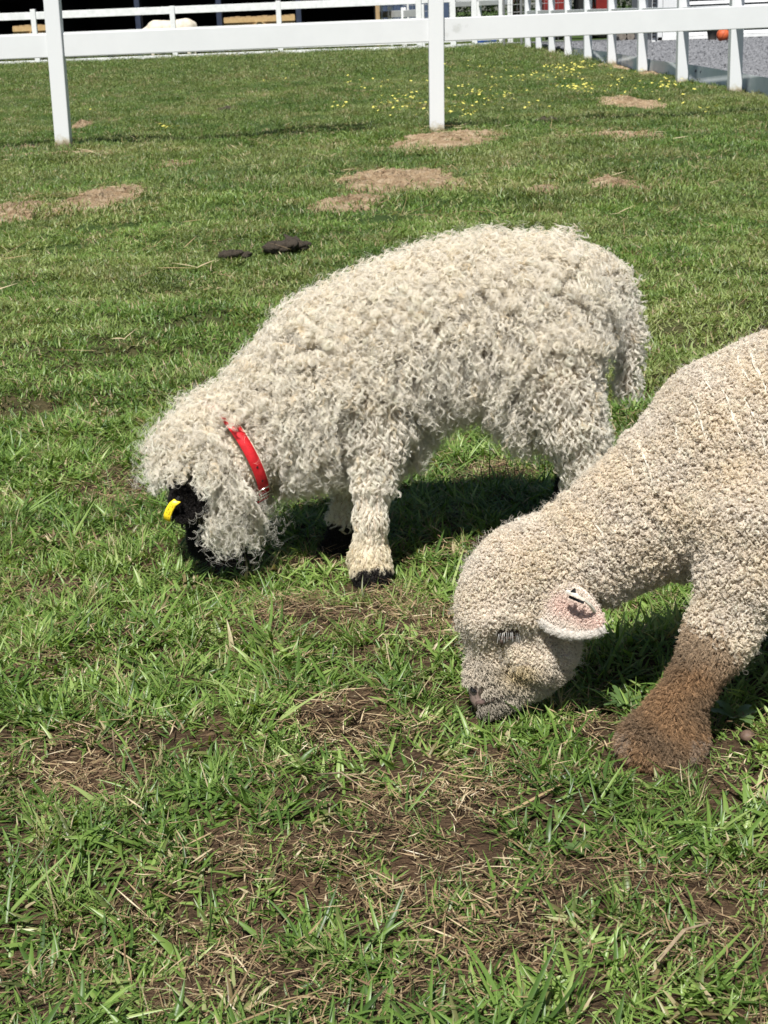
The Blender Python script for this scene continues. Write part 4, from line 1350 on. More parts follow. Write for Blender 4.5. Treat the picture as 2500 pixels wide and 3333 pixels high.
make_hair('fleece_parting', pp_, np.tile(np.array([.0002, .0004, .0005, .0005, .0005, .0005, .0004, .0003, .0002]), (len(pp_), 1)), np.tile([.97, .91, .80], (len(pp_), 1)), M['hair'], lamb2)

# fine fuzz standing off the outline
fs = rg.choice(len(wp), 6000)
hp, hr, hl = strands(wp[fs], wn[fs], rg.uniform(.010, .018, len(fs)), rg, K=7, droop=.3, splay=.6, amp=.0012, lam=.008, M_=2, spread=.002, r0=.00014, wob=1)
make_hair('fuzz', hp, hr, np.tile([.74, .68, .58], (len(hp), 1)), M['hair'], lamb2)

# brown leg fur and short face hair
p = sample_surface(v2, q2, .0021, rg, over=4)
x_, y_ = project(p)
p = p[(y_ > 1900) & (x_ < 3600)]
nrm = grad(p, pr2, KB2); pt = parts2[nearest_part(p, pr2)]
zn = lamb2_zone(p, pt)
b1_ = zn == 1
bp_, bn = p[b1_], nrm[b1_]
bx_, by_ = project(bp_)
cb = np.array([.185, .125, .076]) * rg.uniform(.6, 1.5, (len(bp_), 1))
gold = np.clip(.5 + .5 * np.sin(bx_ * .023 + 2 * np.sin(by_ * .017)), 0, 1)[:, None]
cb = cb * (1 + gold * np.array([.6, .42, .22]))
up_ = np.clip((2170 + (bx_ - 2220) * .55 - by_) / 190, 0, 1)[:, None]
cb = cb * (1 - up_) + up_ * np.array([.47, .37, .26]) * rg.uniform(.7, 1.25, (len(bp_), 1))
pale = (((bx_ < 2060) & (by_ > 2390)) | ((bx_ > 2235) & (by_ > 2400)))[:, None] * rg.random((len(bp_), 1))
cb = cb * (1 - pale * .6) + pale * .6 * np.array([.34, .29, .24])
hp, hr, hl = strands(bp_, bn, rg.uniform(.006, .0115, len(bp_)), rg, K=8, droop=.85, splay=.45, amp=.0009, lam=.009, M_=4, spread=.0012, r0=.00022, wob=1.0)
make_hair('brown_fur', hp, hr, np.clip(cb[hl] * rg.uniform(.7, 1.35, (len(hl), 1)), 0, .7), M['fur'], lamb2)
s_ = zn == 2
sp_, sn = p[s_], nrm[s_]
sx_, sy_ = project(sp_)
cs = np.array([.66, .58, .47]) * rg.uniform(.7, 1.15, (len(sp_), 1))
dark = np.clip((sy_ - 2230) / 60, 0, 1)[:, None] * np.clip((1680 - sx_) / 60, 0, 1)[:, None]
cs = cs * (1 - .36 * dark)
yel = np.exp(-(((sx_ - 1690) / 60) ** 2 + ((sy_ - 2190) / 40) ** 2))[:, None]
cs = cs * (1 - yel * np.array([.05, .14, .4]))
flow = -RT * .0 + np.array([.5, 0, -.3])
hp, hr, hl = strands(sp_, sn, rg.uniform(.006, .011, len(sp_)), rg, K=7, droop=.5, splay=.4, amp=.0007, lam=.007, M_=3, spread=.001, r0=.00024, bias=np.tile(np.array([.55, 0, .1]), (len(sp_), 1)))
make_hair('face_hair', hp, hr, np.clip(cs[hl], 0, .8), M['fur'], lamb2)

# eye with white lashes
eo = eye_c - eye_n * .0125
ev = MB().lathe([(.010 * math.sin(a_), -.010 * math.cos(a_)) for a_ in np.linspace(.01, math.pi - .01, 14)], seg=20).build('eye', M['eye'], None, smooth=True)
ev.location = eo; ev.scale = (1.35, 1, .8)
wparent(ev, lamb2)
es = eye_c
hx = unit(RT - (RT @ eye_n) * eye_n)
hz = unit(UP - (UP @ eye_n) * eye_n)
lid = MB()
for sgn, zz, thk in ((1, .0042, .0034), (-1, -.0050, .0026)):
    u_ = np.linspace(-1, 1, 15)
    pts = [es + hx * .0155 * w_ + hz * (zz * (1 - .75 * w_ * w_) - .001 * w_) - eye_n * (.0055 + .004 * w_ * w_) for w_ in u_]
    lid.tube(pts, thk * (1 - .5 * u_ ** 2), 8)
ml = noise_mat('dark_eyelid_skin', [(0.3, (0.06, 0.04, 0.033)), (0.7, (0.13, 0.09, 0.07))], scale=200, rough=.7, bump=.4, dist=.001)
wparent(lid.build('eyelid', ml, None, smooth=True), lamb2)
k_ = np.random.default_rng(2)
pl_ = []
for i in range(18):
    w_ = k_.uniform(-.95, .9)
    r_ = es + hx * .0145 * w_ + hz * (.0050 * (1 - .7 * w_ * w_)) - eye_n * .0025
    d_ = unit(-hz * (.9 + k_.normal(0, .12)) + hx * (w_ * .45 + k_.normal(0, .12)) + eye_n * .75)
    tt_ = np.linspace(0, 1, 7)[:, None]
    pl_.append(r_ + d_ * tt_ * k_.uniform(.006, .0105) - hz * .003 * tt_ ** 2)
pl_ = np.array(pl_)
make_hair('eyelash', pl_, np.tile(np.linspace(.00028, .00008, 7), (len(pl_), 1)), np.tile([.85, .83, .8], (len(pl_), 1)), M['hair'], lamb2)
# tear line below the eye, nostril and lip
tl = [hit(x, y, pr2, KB2) + np.array([0, .002, 0]) for x, y in ((1633, 2085), (1634, 2094), (1633, 2102), (1632, 2110))]
wparent(MB().tube(tl, [.002, .0015, .0012, .0006], 6).build('tear_line', ml, None, smooth=True), lamb2)
nl = [hit(x, y, pr2, KB2) for x, y in ((1532, 2238), (1542, 2248), (1552, 2252))]
wparent(MB().tube(nl, [.0018, .003, .0015], 8).build('nostril', M['black'], None, smooth=True), lamb2)
ll = [hit(x, y, pr2, KB2) + np.array([0, -.001, 0]) for x, y in ((1552, 2290), (1570, 2284), (1600, 2276), (1640, 2262))]
wparent(MB().tube(ll, [.003, .0035, .003, .001], 8).build('lip', M['nose'], None, smooth=True), lamb2)

# near ear, opening to the camera, pink inside with white fringe
def ear2_col(u_, w_):
    pk = max(0, 1 - (w_ / .75) ** 2) * min(1, max(0, (u_ - .12) / .25))
    return tuple(np.array([.78, .68, .58]) * (1 - pk) + np.array([.76, .55, .47]) * pk)


eb, et = P(1752, 1925, YH - .052), P(1958, 2030, YH - .090)
V_, F_, top2, nz2, ear2 = ear(eb, et, unit(UP * 1.0 + RT * .35 - fw * .25), .0275, -.004, .009, M['skin'], ear2_col, lamb2)
rg = np.random.default_rng(8)
uax = unit(et - eb); uL = np.linalg.norm(et - eb)
es_ = unit(UP * 1.0 + RT * .35 - fw * .25); es_ = unit(es_ - (es_ @ uax) * uax)


def ear2_hair(pe):
    u_ = ((pe - eb) @ uax) / uL; w_ = ((pe - eb) @ es_) / .0265
    pk = (np.clip(1 - (w_ / .62) ** 2, 0, 1) * np.clip((u_ - .1) / .25, 0, 1))[:, None] * .75
    wh = np.array([.86, .76, .66])
    return (wh * (1 - pk) + np.array([.84, .61, .52]) * pk) * rg.uniform(.85, 1.1, (len(pe), 1))


ear_hair(V_, F_, nz2, ear2_hair, .0055, .0016, .00026, rg, lamb2, 'ear_wool', amp=.0008, droop=.8)
# thicker white fringe on the lower rim
rimp = np.concatenate([top2[:, 0], top2[-1], top2[2:, -1]])
rim_i = rg.choice(len(top2[:, 0]) - 3, 900) + 2
fr = rg.random((900, 1))
low_side = 0 if top2[8, 0][2] < top2[8, -1][2] else -1
rp_ = top2[rim_i, low_side] * (1 - fr) + top2[np.minimum(rim_i + 1, 15), low_side] * fr
hp, hr, hl = strands(rp_, np.tile(unit(-UP * .8 - fw * .5), (900, 1)), rg.uniform(.007, .013, 900), rg, K=7, droop=.5, splay=.5, amp=.0012, lam=.008, M_=4, spread=.0015, r0=.00028)
make_hair('ear_fringe', hp, hr, np.tile([.86, .82, .76], (len(hp), 1)), M['hair'], lamb2)
eb2 = P(1700, 1900, YH + .05)
ear(eb2, eb2 + np.array([.06, .06, -.03]), (0, .3, 1), .024, .008, .005, M['skin'], ear2_col, lamb2)
# white loop tag with black stud
tY = YH - .098
lp_ = [P(1845, 1924, tY + .008), P(1862, 1932, tY), P(1880, 1940, tY - .004), P(1900, 1951, tY - .004), P(1918, 1966, tY), P(1930, 1982, tY + .006), P(1936, 1992, tY + .012)]
mtag = noise_mat('ivory_tag_plastic', [(0.3, (.74, .71, .6)), (0.7, (.82, .79, .7))], scale=60, rough=.45, bump=.05)
lt_ = MB()
for a_, b_ in zip(lp_[:-1], lp_[1:]):
    lt_.bar(a_, b_ + (b_ - a_) * .08, .004, .0022, -fw * .3 + UP)
tg2 = lt_.build('ear_tag', mtag, None)
tg2['label'] = 'ivory plastic loop tag with pointed black stud'
wparent(tg2, lamb2)
sb = MB()
c_ = P(1866, 1921, tY - .001)
sb.add([P(1856, 1926, tY), P(1872, 1932, tY), P(1871, 1913, tY), P(1864, 1918, tY + .008), P(1876, 1928, tY + .007)], [(0, 1, 2), (0, 2, 3), (2, 1, 4), (2, 4, 3), (0, 3, 4, 1)])
wparent(sb.build('tag_stud', M['black_metal'], None), tg2)
sb = MB().bar(P(1852, 1942, tY + .004), P(1900, 1962, tY + .006), .002, .003, UP)
wparent(sb.build('tag_post', M['black_metal'], None), tg2)

# ------------------------------------------------------------------ pale pony in the stable
pY = 38.9
hb = P(478, 100, pY)[0]; he = P(640, 100, pY)[0]
Lh = he - hb
pz = P(560, 60, pY)[2]
rz_ = .25
cz = pz - rz_
pr3 = chain([((hb + .22, pY, cz), .23), ((hb + .62, pY, cz - .03), .235), ((he - .24, pY, cz + .01), .235)], 'body')
pr3 += chain([((hb + .16, pY, cz + .02), .15), ((hb - .12, pY - .03, cz - .1), .11), ((hb - .28, pY - .05, cz - .28), .085)], 'body')
pr3 += chain([((hb - .27, pY - .05, cz - .26), .09), ((hb - .30, pY - .06, cz - .52), .05)], 'body')
for xx, yy in ((hb + .12, -.11), (hb + .2, .1), (he - .2, -.12), (he - .1, .1)):
    pr3 += chain([((xx, pY + yy, cz - .1), .1), ((xx, pY + yy, .36), .055), ((xx + .01, pY + yy, .18), .045), ((xx, pY + yy, .03), .055)], 'leg')
pr3 += chain([((he - .04, pY, cz + .1), .05), ((he + .03, pY, cz - .2), .06), ((he + .02, pY, cz - .45), .03)], 'tail')
vp, qp = mesh_prims(pr3, .06, .03)
pony = empty('pony', (hb + Lh / 2, pY, 0)); tag(pony, 'pale cream pony standing in the dark stable with head lowered', 'pony')
mp_ = noise_mat('cream_pony_coat', [(0.3, (.50, .44, .34)), (0.7, (.70, .64, .54))], scale=7, rough=.8, bump=.3, bscale=80)
wparent(np_mesh('body', vp, qp, mp_), pony)
mh = noise_mat('pale_mane', [(0.3, (.55, .5, .42)), (0.7, (.75, .7, .6))], scale=30, rough=.8, bump=.5)
mb = MB()
for i in range(10):
    x = hb + .12 - .04 * i
    mb.tube([(x, pY, cz + .16 - .03 * i), (x - .02, pY - .1, cz + .1 - .03 * i), (x - .02, pY - .14, cz - .05 - .03 * i)], [.02, .025, .008], 6)
wparent(mb.build('mane', mh, None, smooth=True), pony)


# ------------------------------------------------------------------ small things on the grass
def dung_pile(px, py, s, label, seed, lumps):
    k = np.random.default_rng(seed)
    c = G(px, py)
    root = empty('dung_pile', (c[0], c[1], 0)); tag(root, label, 'dung', 'dark dung piles on the grass')
    for i in range(lumps):
        a = k.uniform(0, 6.28); r = s * math.sqrt(k.random()) * .8
        z = .01 + s * .42 * (1 - (r / s) ** 2) * k.uniform(.5, 1)
        g = s * k.uniform(.3, .5)
        prof = [(math.sin(q_) * (1 + .12 * math.sin(5 * q_ + i)), -math.cos(q_)) for q_ in np.linspace(.05, math.pi - .05, 9)]
        mb = MB().lathe(prof, seg=12)
        mb.v = [tuple(np.array(v_) * (1 + k.normal(0, .15))) for v_ in mb.v]
        o = mb.build('lump', M['dung'], None, smooth=True)
        o.scale = (g * k.uniform(1.0, 1.7), g * .9, g * .8); o.rotation_euler = (k.normal(0, .25), k.normal(0, .25), k.uniform(0, 6.28))
        o.location = (c[0] + r * math.cos(a) * 1.5, c[1] + r * math.sin(a), z)
        wparent(o, root)


dung_pile(940, 818, .055, 'larger twisted dark dung pile just behind the curly lamb', 1, 11)
dung_pile(765, 846, .042, 'flatter crumbly dung pile next to the larger one', 2, 10)
dung_pile(1785, 398, .05, 'single dark dung heap under the shadow line of the fence', 3, 8)
dung_pile(735, 362, .05, 'small dark dung heap in the grass beyond the near fence', 4, 6)

mc = G(2430, 2475)
mr = empty('mushroom', (mc[0], mc[1], 0)); tag(mr, 'tiny brown mushroom in grass beside the brown foot', 'mushroom')
mm = noise_mat('brown_mushroom', [(0.3, (.07, .045, .03)), (0.7, (.17, .11, .08))], scale=150, rough=.6, bump=.2, dist=.001)
wparent(MB().tube([(mc[0], mc[1], 0), (mc[0] + .001, mc[1], .014), (mc[0], mc[1], .03)], [.0025, .002, .002], 10).build('stem', mm, None, smooth=True), mr)
wparent(MB().lathe([(.0001, .037), (.004, .0365), (.0075, .034), (.0088, .030), (.008, .0275), (.002, .028), (.0001, .028)], (mc[0], mc[1], 0), seg=20).build('mushroom_cap', mm, None, smooth=True), mr)


# ------------------------------------------------------------------ grass tufts
def blades(k, n, rad, l0, l1, w0, w1, tilt0, tilt1, curl, dry=.05, rows=5, flat=False):
    vs, fs, bl = [], [], []
    for i in range(n):
        az = k.uniform(0, 6.28); r = rad * math.sqrt(k.random()); a0 = k.uniform(0, 6.28)
        p = np.array([r * math.cos(a0), r * math.sin(a0), 0.0 if not flat else k.uniform(.001, .012)])
        Ln = k.uniform(l0, l1); w = k.uniform(w0, w1)
        th = k.uniform(tilt0, tilt1)                    # angle from upright
        dth = k.uniform(.3, 1.0) * curl
        side = np.array([-math.sin(az), math.cos(az), 0])
        side = unit(side + k.normal(0, .25, 3))
        rnd = k.random(); dr = 1.0 if k.random() < dry else (k.uniform(0, .35) if k.random() < .15 else 0.0)
        n0 = len(vs)
        yaw = 0; dy = k.normal(0, .25)
        for j in range(rows):
            t_ = j / (rows - 1)
            d = np.array([math.sin(th) * math.cos(az + yaw), math.sin(th) * math.sin(az + yaw), math.cos(th)])
            ww = w * (.55 + .45 * min(1, t_ * 4)) * (1 - t_ ** 2.2) + .0002
            nz_ = np.cross(side, d)
            vs += [p - side * ww / 2, p - nz_ * ww * .18, p + side * ww / 2]
            bl += [(t_, rnd, dr, 1)] * 3
            p = p + d * Ln / (rows - 1)
            if p[2] < .002: p[2] = .002 + .002 * k.random()
            th += dth / (rows - 1); yaw += dy / rows
        for j in range(rows - 1):
            a = n0 + j * 3
            fs += [(a, a + 1, a + 4, a + 3), (a + 1, a + 2, a + 5, a + 4)]
    return np.array(vs), np.array(fs), np.array(bl, np.float32)


def src(coll, name, data, m):
    v_, f_, b_ = data
    me = bpy.data.meshes.new(name)
    me.from_pydata(v_.tolist(), [], f_.tolist())
    at_ = me.attributes.new('bl', 'FLOAT_COLOR', 'POINT'); at_.data.foreach_set('color', b_.ravel())
    me.polygons.foreach_set('use_smooth', [True] * len(me.polygons))
    me.materials.append(m)
    coll.objects.link(bpy.data.objects.new(name, me))


def scatter(name, label, coll, pos, rot, scl, tint, pick):
    me = bpy.data.meshes.new(name)
    n = len(pos)
    me.vertices.add(n); me.vertices.foreach_set('co', np.ascontiguousarray(pos, np.float32).ravel())
    for an, ty, key, dat in (('rot', 'FLOAT_VECTOR', 'vector', rot), ('scl', 'FLOAT_VECTOR', 'vector', scl), ('tint', 'FLOAT_COLOR', 'color', tint), ('pick', 'INT', 'value', pick)):
        at_ = me.attributes.new(an, ty, 'POINT')
        at_.data.foreach_set(key, np.ascontiguousarray(dat, np.int32 if ty == 'INT' else np.float32).ravel())
    o = link(bpy.data.objects.new(name, me))
    ng = bpy.data.node_groups.new(name + '_nodes', 'GeometryNodeTree')
    ng.interface.new_socket('Geometry', in_out='INPUT', socket_type='NodeSocketGeometry')
    ng.interface.new_socket('Geometry', in_out='OUTPUT', socket_type='NodeSocketGeometry')
    gi = ng.nodes.new('NodeGroupInput'); go = ng.nodes.new('NodeGroupOutput')
    ci = ng.nodes.new('GeometryNodeCollectionInfo'); ci.inputs[0].default_value = coll
    ci.inputs['Separate Children'].default_value = True; ci.inputs['Reset Children'].default_value = True
    ip = ng.nodes.new('GeometryNodeInstanceOnPoints'); ip.inputs['Pick Instance'].default_value = True

    def na(nm, ty):
        q_ = ng.nodes.new('GeometryNodeInputNamedAttribute'); q_.data_type = ty; q_.inputs[0].default_value = nm
        return q_.outputs[0]
    er = ng.nodes.new('FunctionNodeEulerToRotation')
    ng.links.new(na('rot', 'FLOAT_VECTOR'), er.inputs[0])
    ng.links.new(gi.outputs[0], ip.inputs['Points']); ng.links.new(ci.outputs[0], ip.inputs['Instance'])
    ng.links.new(er.outputs[0], ip.inputs['Rotation']); ng.links.new(na('scl', 'FLOAT_VECTOR'), ip.inputs['Scale'])
    ng.links.new(na('pick', 'INT'), ip.inputs['Instance Index'])
    ng.links.new(ip.outputs[0], go.inputs[0])
    o.modifiers.new('scatter', 'NODES').node_group = ng
    tag(o, label, name.split('_')[-1], kind='stuff')
    return o


def ground_n(x, y):
    e = .03
    return (Hg(x - e, y) - Hg(x + e, y)) / (2 * e), (Hg(x, y - e) - Hg(x, y + e)) / (2 * e)


# brown thin patches in the foreground: (px, py, half width px, half height px, strength)
BARE = [(1010, 2045, 190, 85, .9), (1370, 2020, 240, 95, .85), (1200, 2390, 230, 110, .85), (290, 2480, 240, 110, .85), (1480, 2610, 260, 110, .95), (880, 2850, 330, 90, .7),
        (560, 3160, 620, 120, .8), (150, 2640, 260, 50, .4), (1350, 2830, 300, 120, .6), (1950, 2940, 300, 90, .8), (2300, 3020, 230, 110, .75), (1560, 3120, 420, 110, .7), (1200, 3290, 500, 70, .7),
        (2330, 2620, 200, 50, .4), (360, 1545, 130, 60, .6), (1590, 1545, 120, 45, .7), (120, 1900, 170, 70, .5), (330, 2170, 130, 40, .4), (2440, 2440, 90, 50, .6), (1950, 2390, 90, 60, .7), (1280, 3000, 260, 90, .6),
        (2180, 1095, 130, 45, .5), (700, 1115, 90, 35, .4), (2050, 1000, 60, 20, .3), (1450, 1780, 150, 50, .3), (700, 3020, 360, 90, .5)]
_nk = np.random.default_rng(12)
_NV = [(_nk.uniform(0, 6.28), _nk.uniform(0, 6.28), l_) for l_ in (.9, .55, .36, .24, .15, .1) for _ in range(3)]


def patchy(x, y):
    z = 0
    for a, ph, l_ in _NV:
        z = z + np.sin(2 * math.pi / l_ * (x * math.cos(a) + y * math.sin(a)) + ph)
    return z / 3.0                                     # about unit variance


def bare(x, y):
    px, py = project(np.stack([x, y, np.zeros_like(x)], -1))
    b_ = np.zeros(len(x))
    wob = .28 * patchy(x * 1.7 + 3, y * 1.7)
    for cx_, cy_, a, h, s in BARE:
        d = np.hypot((px - cx_) / a, (py - cy_) / h) + wob
        b_ = np.maximum(b_, s * np.clip((1.25 - d) / .55, 0, 1))
    for cx_, cy_, a, h in MOUND_W:
        d = np.hypot((x - cx_) / a, (y - cy_) / h) + .2 * patchy(x * .8, y * .8)
        b_ = np.maximum(b_, np.clip((1.02 - d) / .45, 0, 1) * .96)
    return b_


def field(k, y0, y1, dens, side, half=.275):
    area = 2 * (half * (y0 + y1) / 2 + side) * (y1 - y0)
    n = int(dens * area * 1.3)
    y = k.uniform(y0, y1, n); x = k.uniform(-1, 1, n) * (half * y1 + side)
    ok = np.abs(x) < half * y + side
    x, y = x[ok], y[ok]
    ok = ~((x > 3.45) & (y > 8.5))
    return x[ok], y[ok]


k = np.random.default_rng(77)
near = bpy.data.collections.new('tufts_near')
for i in range(7):      # broad creeping blades
    src(near, f'tuft{i:02d}', blades(k, 9, .018, .018, .048, .0032, .0064, .55, 1.4, .7, dry=.035), M['grass'])
for i in range(5):      # short dense
    src(near, f'tuft{7 + i:02d}', blades(k, 14, .024, .014, .034, .0022, .0046, .4, 1.35, .6, dry=.07), M['grass'])
for i in range(2):      # fine tuft
    src(near, f'tuft{12 + i:02d}', blades(k, 26, .012, .025, .055, .0008, .0016, .3, 1.1, .7, dry=.12), M['grass'])
for i in range(2):      # long runners
    src(near, f'tuft{14 + i:02d}', blades(k, 4, .01, .06, .11, .003, .0052, .9, 1.4, .4, dry=0, rows=7), M['grass'])

PA, RO, SC, TI, PI_ = [], [], [], [], []


def put(x, y, s, kk, picks, tintf, zs=None, sink=.004):
    gx_, gy_ = ground_n(x, y)
    n = len(x)
    PA.append(np.stack([x, y, Hg(x, y) - sink], -1))
    RO.append(np.stack([kk.normal(0, .12, n) - gy_, kk.normal(0, .12, n) + gx_, kk.uniform(0, 6.28, n)], -1))
    zz = s if zs is None else zs
    SC.append(np.stack([s, s, zz], -1))
    TI.append(tintf)
    PI_.append(picks)


def tints(x, y, kk):
    n = len(x)
    a = np.clip(.5 + .25 * patchy(x * .6 + 9, y * .6) + kk.normal(0, .25, n), 0, 1)
    a = a + .12 * (y < 3.3) - .14 * (y > 3.3)
    a = np.clip(a, 0, 1)
    d = (kk.random(n) < np.where(y > 3.3, .10, .03) + .05 * np.clip(patchy(x + 5, y * 1.2), 0, 2)) * kk.uniform(.3, 1, n)
    return np.stack([a, d, np.zeros(n), np.ones(n)], -1)


x, y = field(k, .85, 3.3, 5200, .35)
bb = bare(x, y)
pn = patchy(x, y)
ok = k.random(len(x)) < np.clip((1 - .88 * bb) * (1.05 + .2 * pn), .03, 1) * np.clip(.74 + .22 * (y - 1.0), .6, 1)
x, y, bb = x[ok], y[ok], bb[ok]
pk = np.where(k.random(len(x)) < .46, k.integers(0, 7, len(x)), np.where(k.random(len(x)) < .86, k.integers(7, 12, len(x)), k.integers(12, 16, len(x))))
feet = [lamb1_foot, np.array([P(1100, 1780, fy2)[0], fy2]), f2 + np.array([0, .01, 0]), G(720, 1800), G(1600, 2300)]
sfoot = np.ones(len(x))
for q_, R_ in zip(feet, (.055, .05, .085, .06, .05)):
    dd = np.hypot(x - q_[0], y - q_[1] + .02)
    sfoot = np.minimum(sfoot, np.clip(.42 + .58 * (dd / R_ - .5), .42, 1))
tn = tints(x, y, k); tn[pk >= 14, 1] = 0
put(x, y, k.uniform(.65, 1.2, len(x)) * np.where(bb > .4, .8, 1) * sfoot, k, pk, tn)
near_o = scatter('near_grass', 'short green grass around the lambs', near, np.concatenate(PA), np.concatenate(RO), np.concatenate(SC), np.concatenate(TI), np.concatenate(PI_))
print('near tufts', len(x))

PA, RO, SC, TI, PI_ = [], [], [], [], []
mid = bpy.data.collections.new('tufts_mid')
for i in range(6):
    src(mid, f'clump{i:02d}', blades(k, 34, .05, .012, .036, .0026, .005, .35, 1.35, .6, dry=.06, rows=4), M['grass'])
for i in range(3):
    src(mid, f'clump{6 + i:02d}', blades(k, 64, .10, .015, .042, .0035, .0065, .2, 1.2, .6, dry=.05, rows=3), M['grass'])
for i in range(2):
    src(mid, f'clump{9 + i:02d}', blades(k, 110, .28, .02, .055, .007, .011, .1, 1.0, .6, dry=.03, rows=3), M['grass'])
for y0, y1, dens, side, lo_, hi_, sc_ in ((3.3, 6.5, 1500, .5, 0, 6, 1.0), (6.5, 12, 520, .8, 0, 9, 1.1), (12, 22, 170, 1.3, 6, 9, 1.0), (22, 40, 42, 2.0, 9, 11, 1.0), (40, 60, 14, 4, 9, 11, 1.2)):
    x, y = field(k, y0, y1, dens, side)
    bb = bare(x, y)
    ok = k.random(len(x)) < (1 - bb) * np.clip((.86 if y0 < 12 else 1) + .2 * patchy(x * .4, y * .4), .2, 1)
    ok &= ~((y > 39.8) & (x < sx1 + .1) & (x > sx0))
    x, y = x[ok], y[ok]
    tn = tints(x * .5, y * .5, k)
    tn[:, 0] = np.clip(tn[:, 0] - .26 * np.clip((y - 8) / 6, 0, 1), 0, 1)
    big = patchy(x * .22 + 4, y * .16)
    tn[:, 0] = np.clip(tn[:, 0] + .10 * big, 0, 1)
    tn[:, 1] = np.maximum(tn[:, 1], np.clip(.13 + .10 * big + .05 * patchy(x * .5, y * .4), 0, .45))
    put(x, y, sc_ * k.uniform(.7, 1.25, len(x)), k, k.integers(lo_, hi_, len(x)), tn, zs=sc_ * k.uniform(.55, 1.1, len(x)))
for q_ in list(near_posts[1:3]) + [np.array(r_) for r_ in rp[1:6]]:          # grass left standing round the post feet
    n = 16
    an = k.uniform(0, 6.28, n); rd = k.uniform(.07, .13, n)
    x, y = q_[0] + rd * np.cos(an), q_[1] + rd * np.sin(an)
    put(x, y, k.uniform(.7, 1.0, n), k, k.integers(0, 6, n), tints(x, y, k), zs=k.uniform(1.2, 2.4, n))
far_o = scatter('paddock_grass', 'mown green paddock grass stretching back to the stable', mid, np.concatenate(PA), np.concatenate(RO), np.concatenate(SC), np.concatenate(TI), np.concatenate(PI_))
print('far clumps', sum(map(len, PA)))

# straw and dead thatch
PA, RO, SC, TI, PI_ = [], [], [], [], []
stc = bpy.data.collections.new('straw_bits')
for i in range(5):
    src(stc, f'bits{i}', blades(k, 16, .03, .006, .028, .0007, .0018, 1.35, 1.62, .1, dry=.16, rows=3, flat=True), M['straw'])
for i in range(3):
    src(stc, f'bits{5 + i}', blades(k, 3, .03, .05, .11, .0012, .003, 1.3, 1.58, .15, dry=.9, rows=5, flat=True), M['straw'])
x, y = field(k, .85, 3.4, 2500, .35)
bb = bare(x, y)
ok = k.random(len(x)) < np.clip(.10 + bb, 0, 1)
x, y = x[ok], y[ok]
n = len(x)
pk = np.where(k.random(n) < .985, k.integers(0, 5, n), k.integers(5, 8, n))
a = np.clip(.26 + .16 * patchy(x * .8 + 2, y * .8) + k.normal(0, .26, n), 0, 1)
put(x, y, k.uniform(.7, 1.3, n), k, pk, np.stack([a, (k.random(n) < .12) * k.random(n), np.zeros(n), np.ones(n)], -1), sink=-.001)
x, y = field(k, 3.4, 12, 60, .6)
bb = bare(x, y); ok = k.random(len(x)) < .15 + bb
x, y = x[ok], y[ok]; n = len(x)
put(x, y, k.uniform(1, 1.8, n), k, k.integers(0, 8, n), np.stack([k.uniform(.3, .9, n), np.zeros(n), np.zeros(n), np.ones(n)], -1), sink=-.03)
scatter('loose_straw', 'brown dead thatch and pale straw bits between the grass', stc, np.concatenate(PA), np.concatenate(RO), np.concatenate(SC), np.concatenate(TI), np.concatenate(PI_))

# yellow daisies in the paddock
PA, RO, SC, TI, PI_ = [], [], [], [], []
fl_ = bpy.data.collections.new('daisy')
me = bpy.data.meshes.new('daisy')
v_, f_ = [(0, 0, .075)], []
for i in range(12):
    a = 2 * math.pi * i / 12
    v_ += [(.011 * math.cos(a - .2), .011 * math.sin(a - .2), .078), (.013 * math.cos(a), .013 * math.sin(a), .080), (.011 * math.cos(a + .2), .011 * math.sin(a + .2), .078)]
    f_.append((0, 1 + 3 * i, 2 + 3 * i, 3 + 3 * i))
me.from_pydata(v_, [], f_); me.materials.append(M['petal'])
fl_.objects.link(bpy.data.objects.new('daisy', me))
spots = []
for cx_, cy_, a, h, n in ((1900, 292, 70, 12, 26), (1840, 225, 60, 16, 30), (1890, 212, 50, 10, 20), (1290, 345, 120, 20, 22), (1330, 310, 60, 14, 10), (1250, 270, 180, 22, 14), (2235, 258, 60, 8, 18), (2330, 255, 30, 6, 12),
                          (1600, 300, 150, 30, 30), (1700, 240, 150, 30, 22), (1500, 350, 60, 10, 10), (1120, 345, 40, 10, 6), (2000, 250, 250, 30, 30), (1560, 220, 120, 14, 10), (900, 265, 50, 8, 5), (2100, 300, 160, 30, 8), (2280, 345, 60, 10, 4),
                          (540, 412, 30, 6, 5), (300, 355, 12, 4, 1), (1700, 330, 80, 30, 6), (2170, 275, 30, 6, 8), (980, 215, 40, 6, 3)):
    for _ in range(int(n * 2.2)):
        spots.append((cx_ + k.normal(0, a * .55), cy_ + k.normal(0, h * .55)))
g_ = np.array([G(*q_, .06) for q_ in spots])
g_ = g_[(g_[:, 0] < 3.2)]
n = len(g_)
put(g_[:, 0], g_[:, 1], k.uniform(.75, 1.4, n), k, np.zeros(n, int), np.ones((n, 4)))
SC[-1] *= .9
RO[-1][:, 0] += .35
scatter('yellow_flowers', 'scattered small yellow daisies in the paddock beyond the fence', fl_, np.concatenate(PA), np.concatenate(RO), np.concatenate(SC), np.concatenate(TI), np.concatenate(PI_))

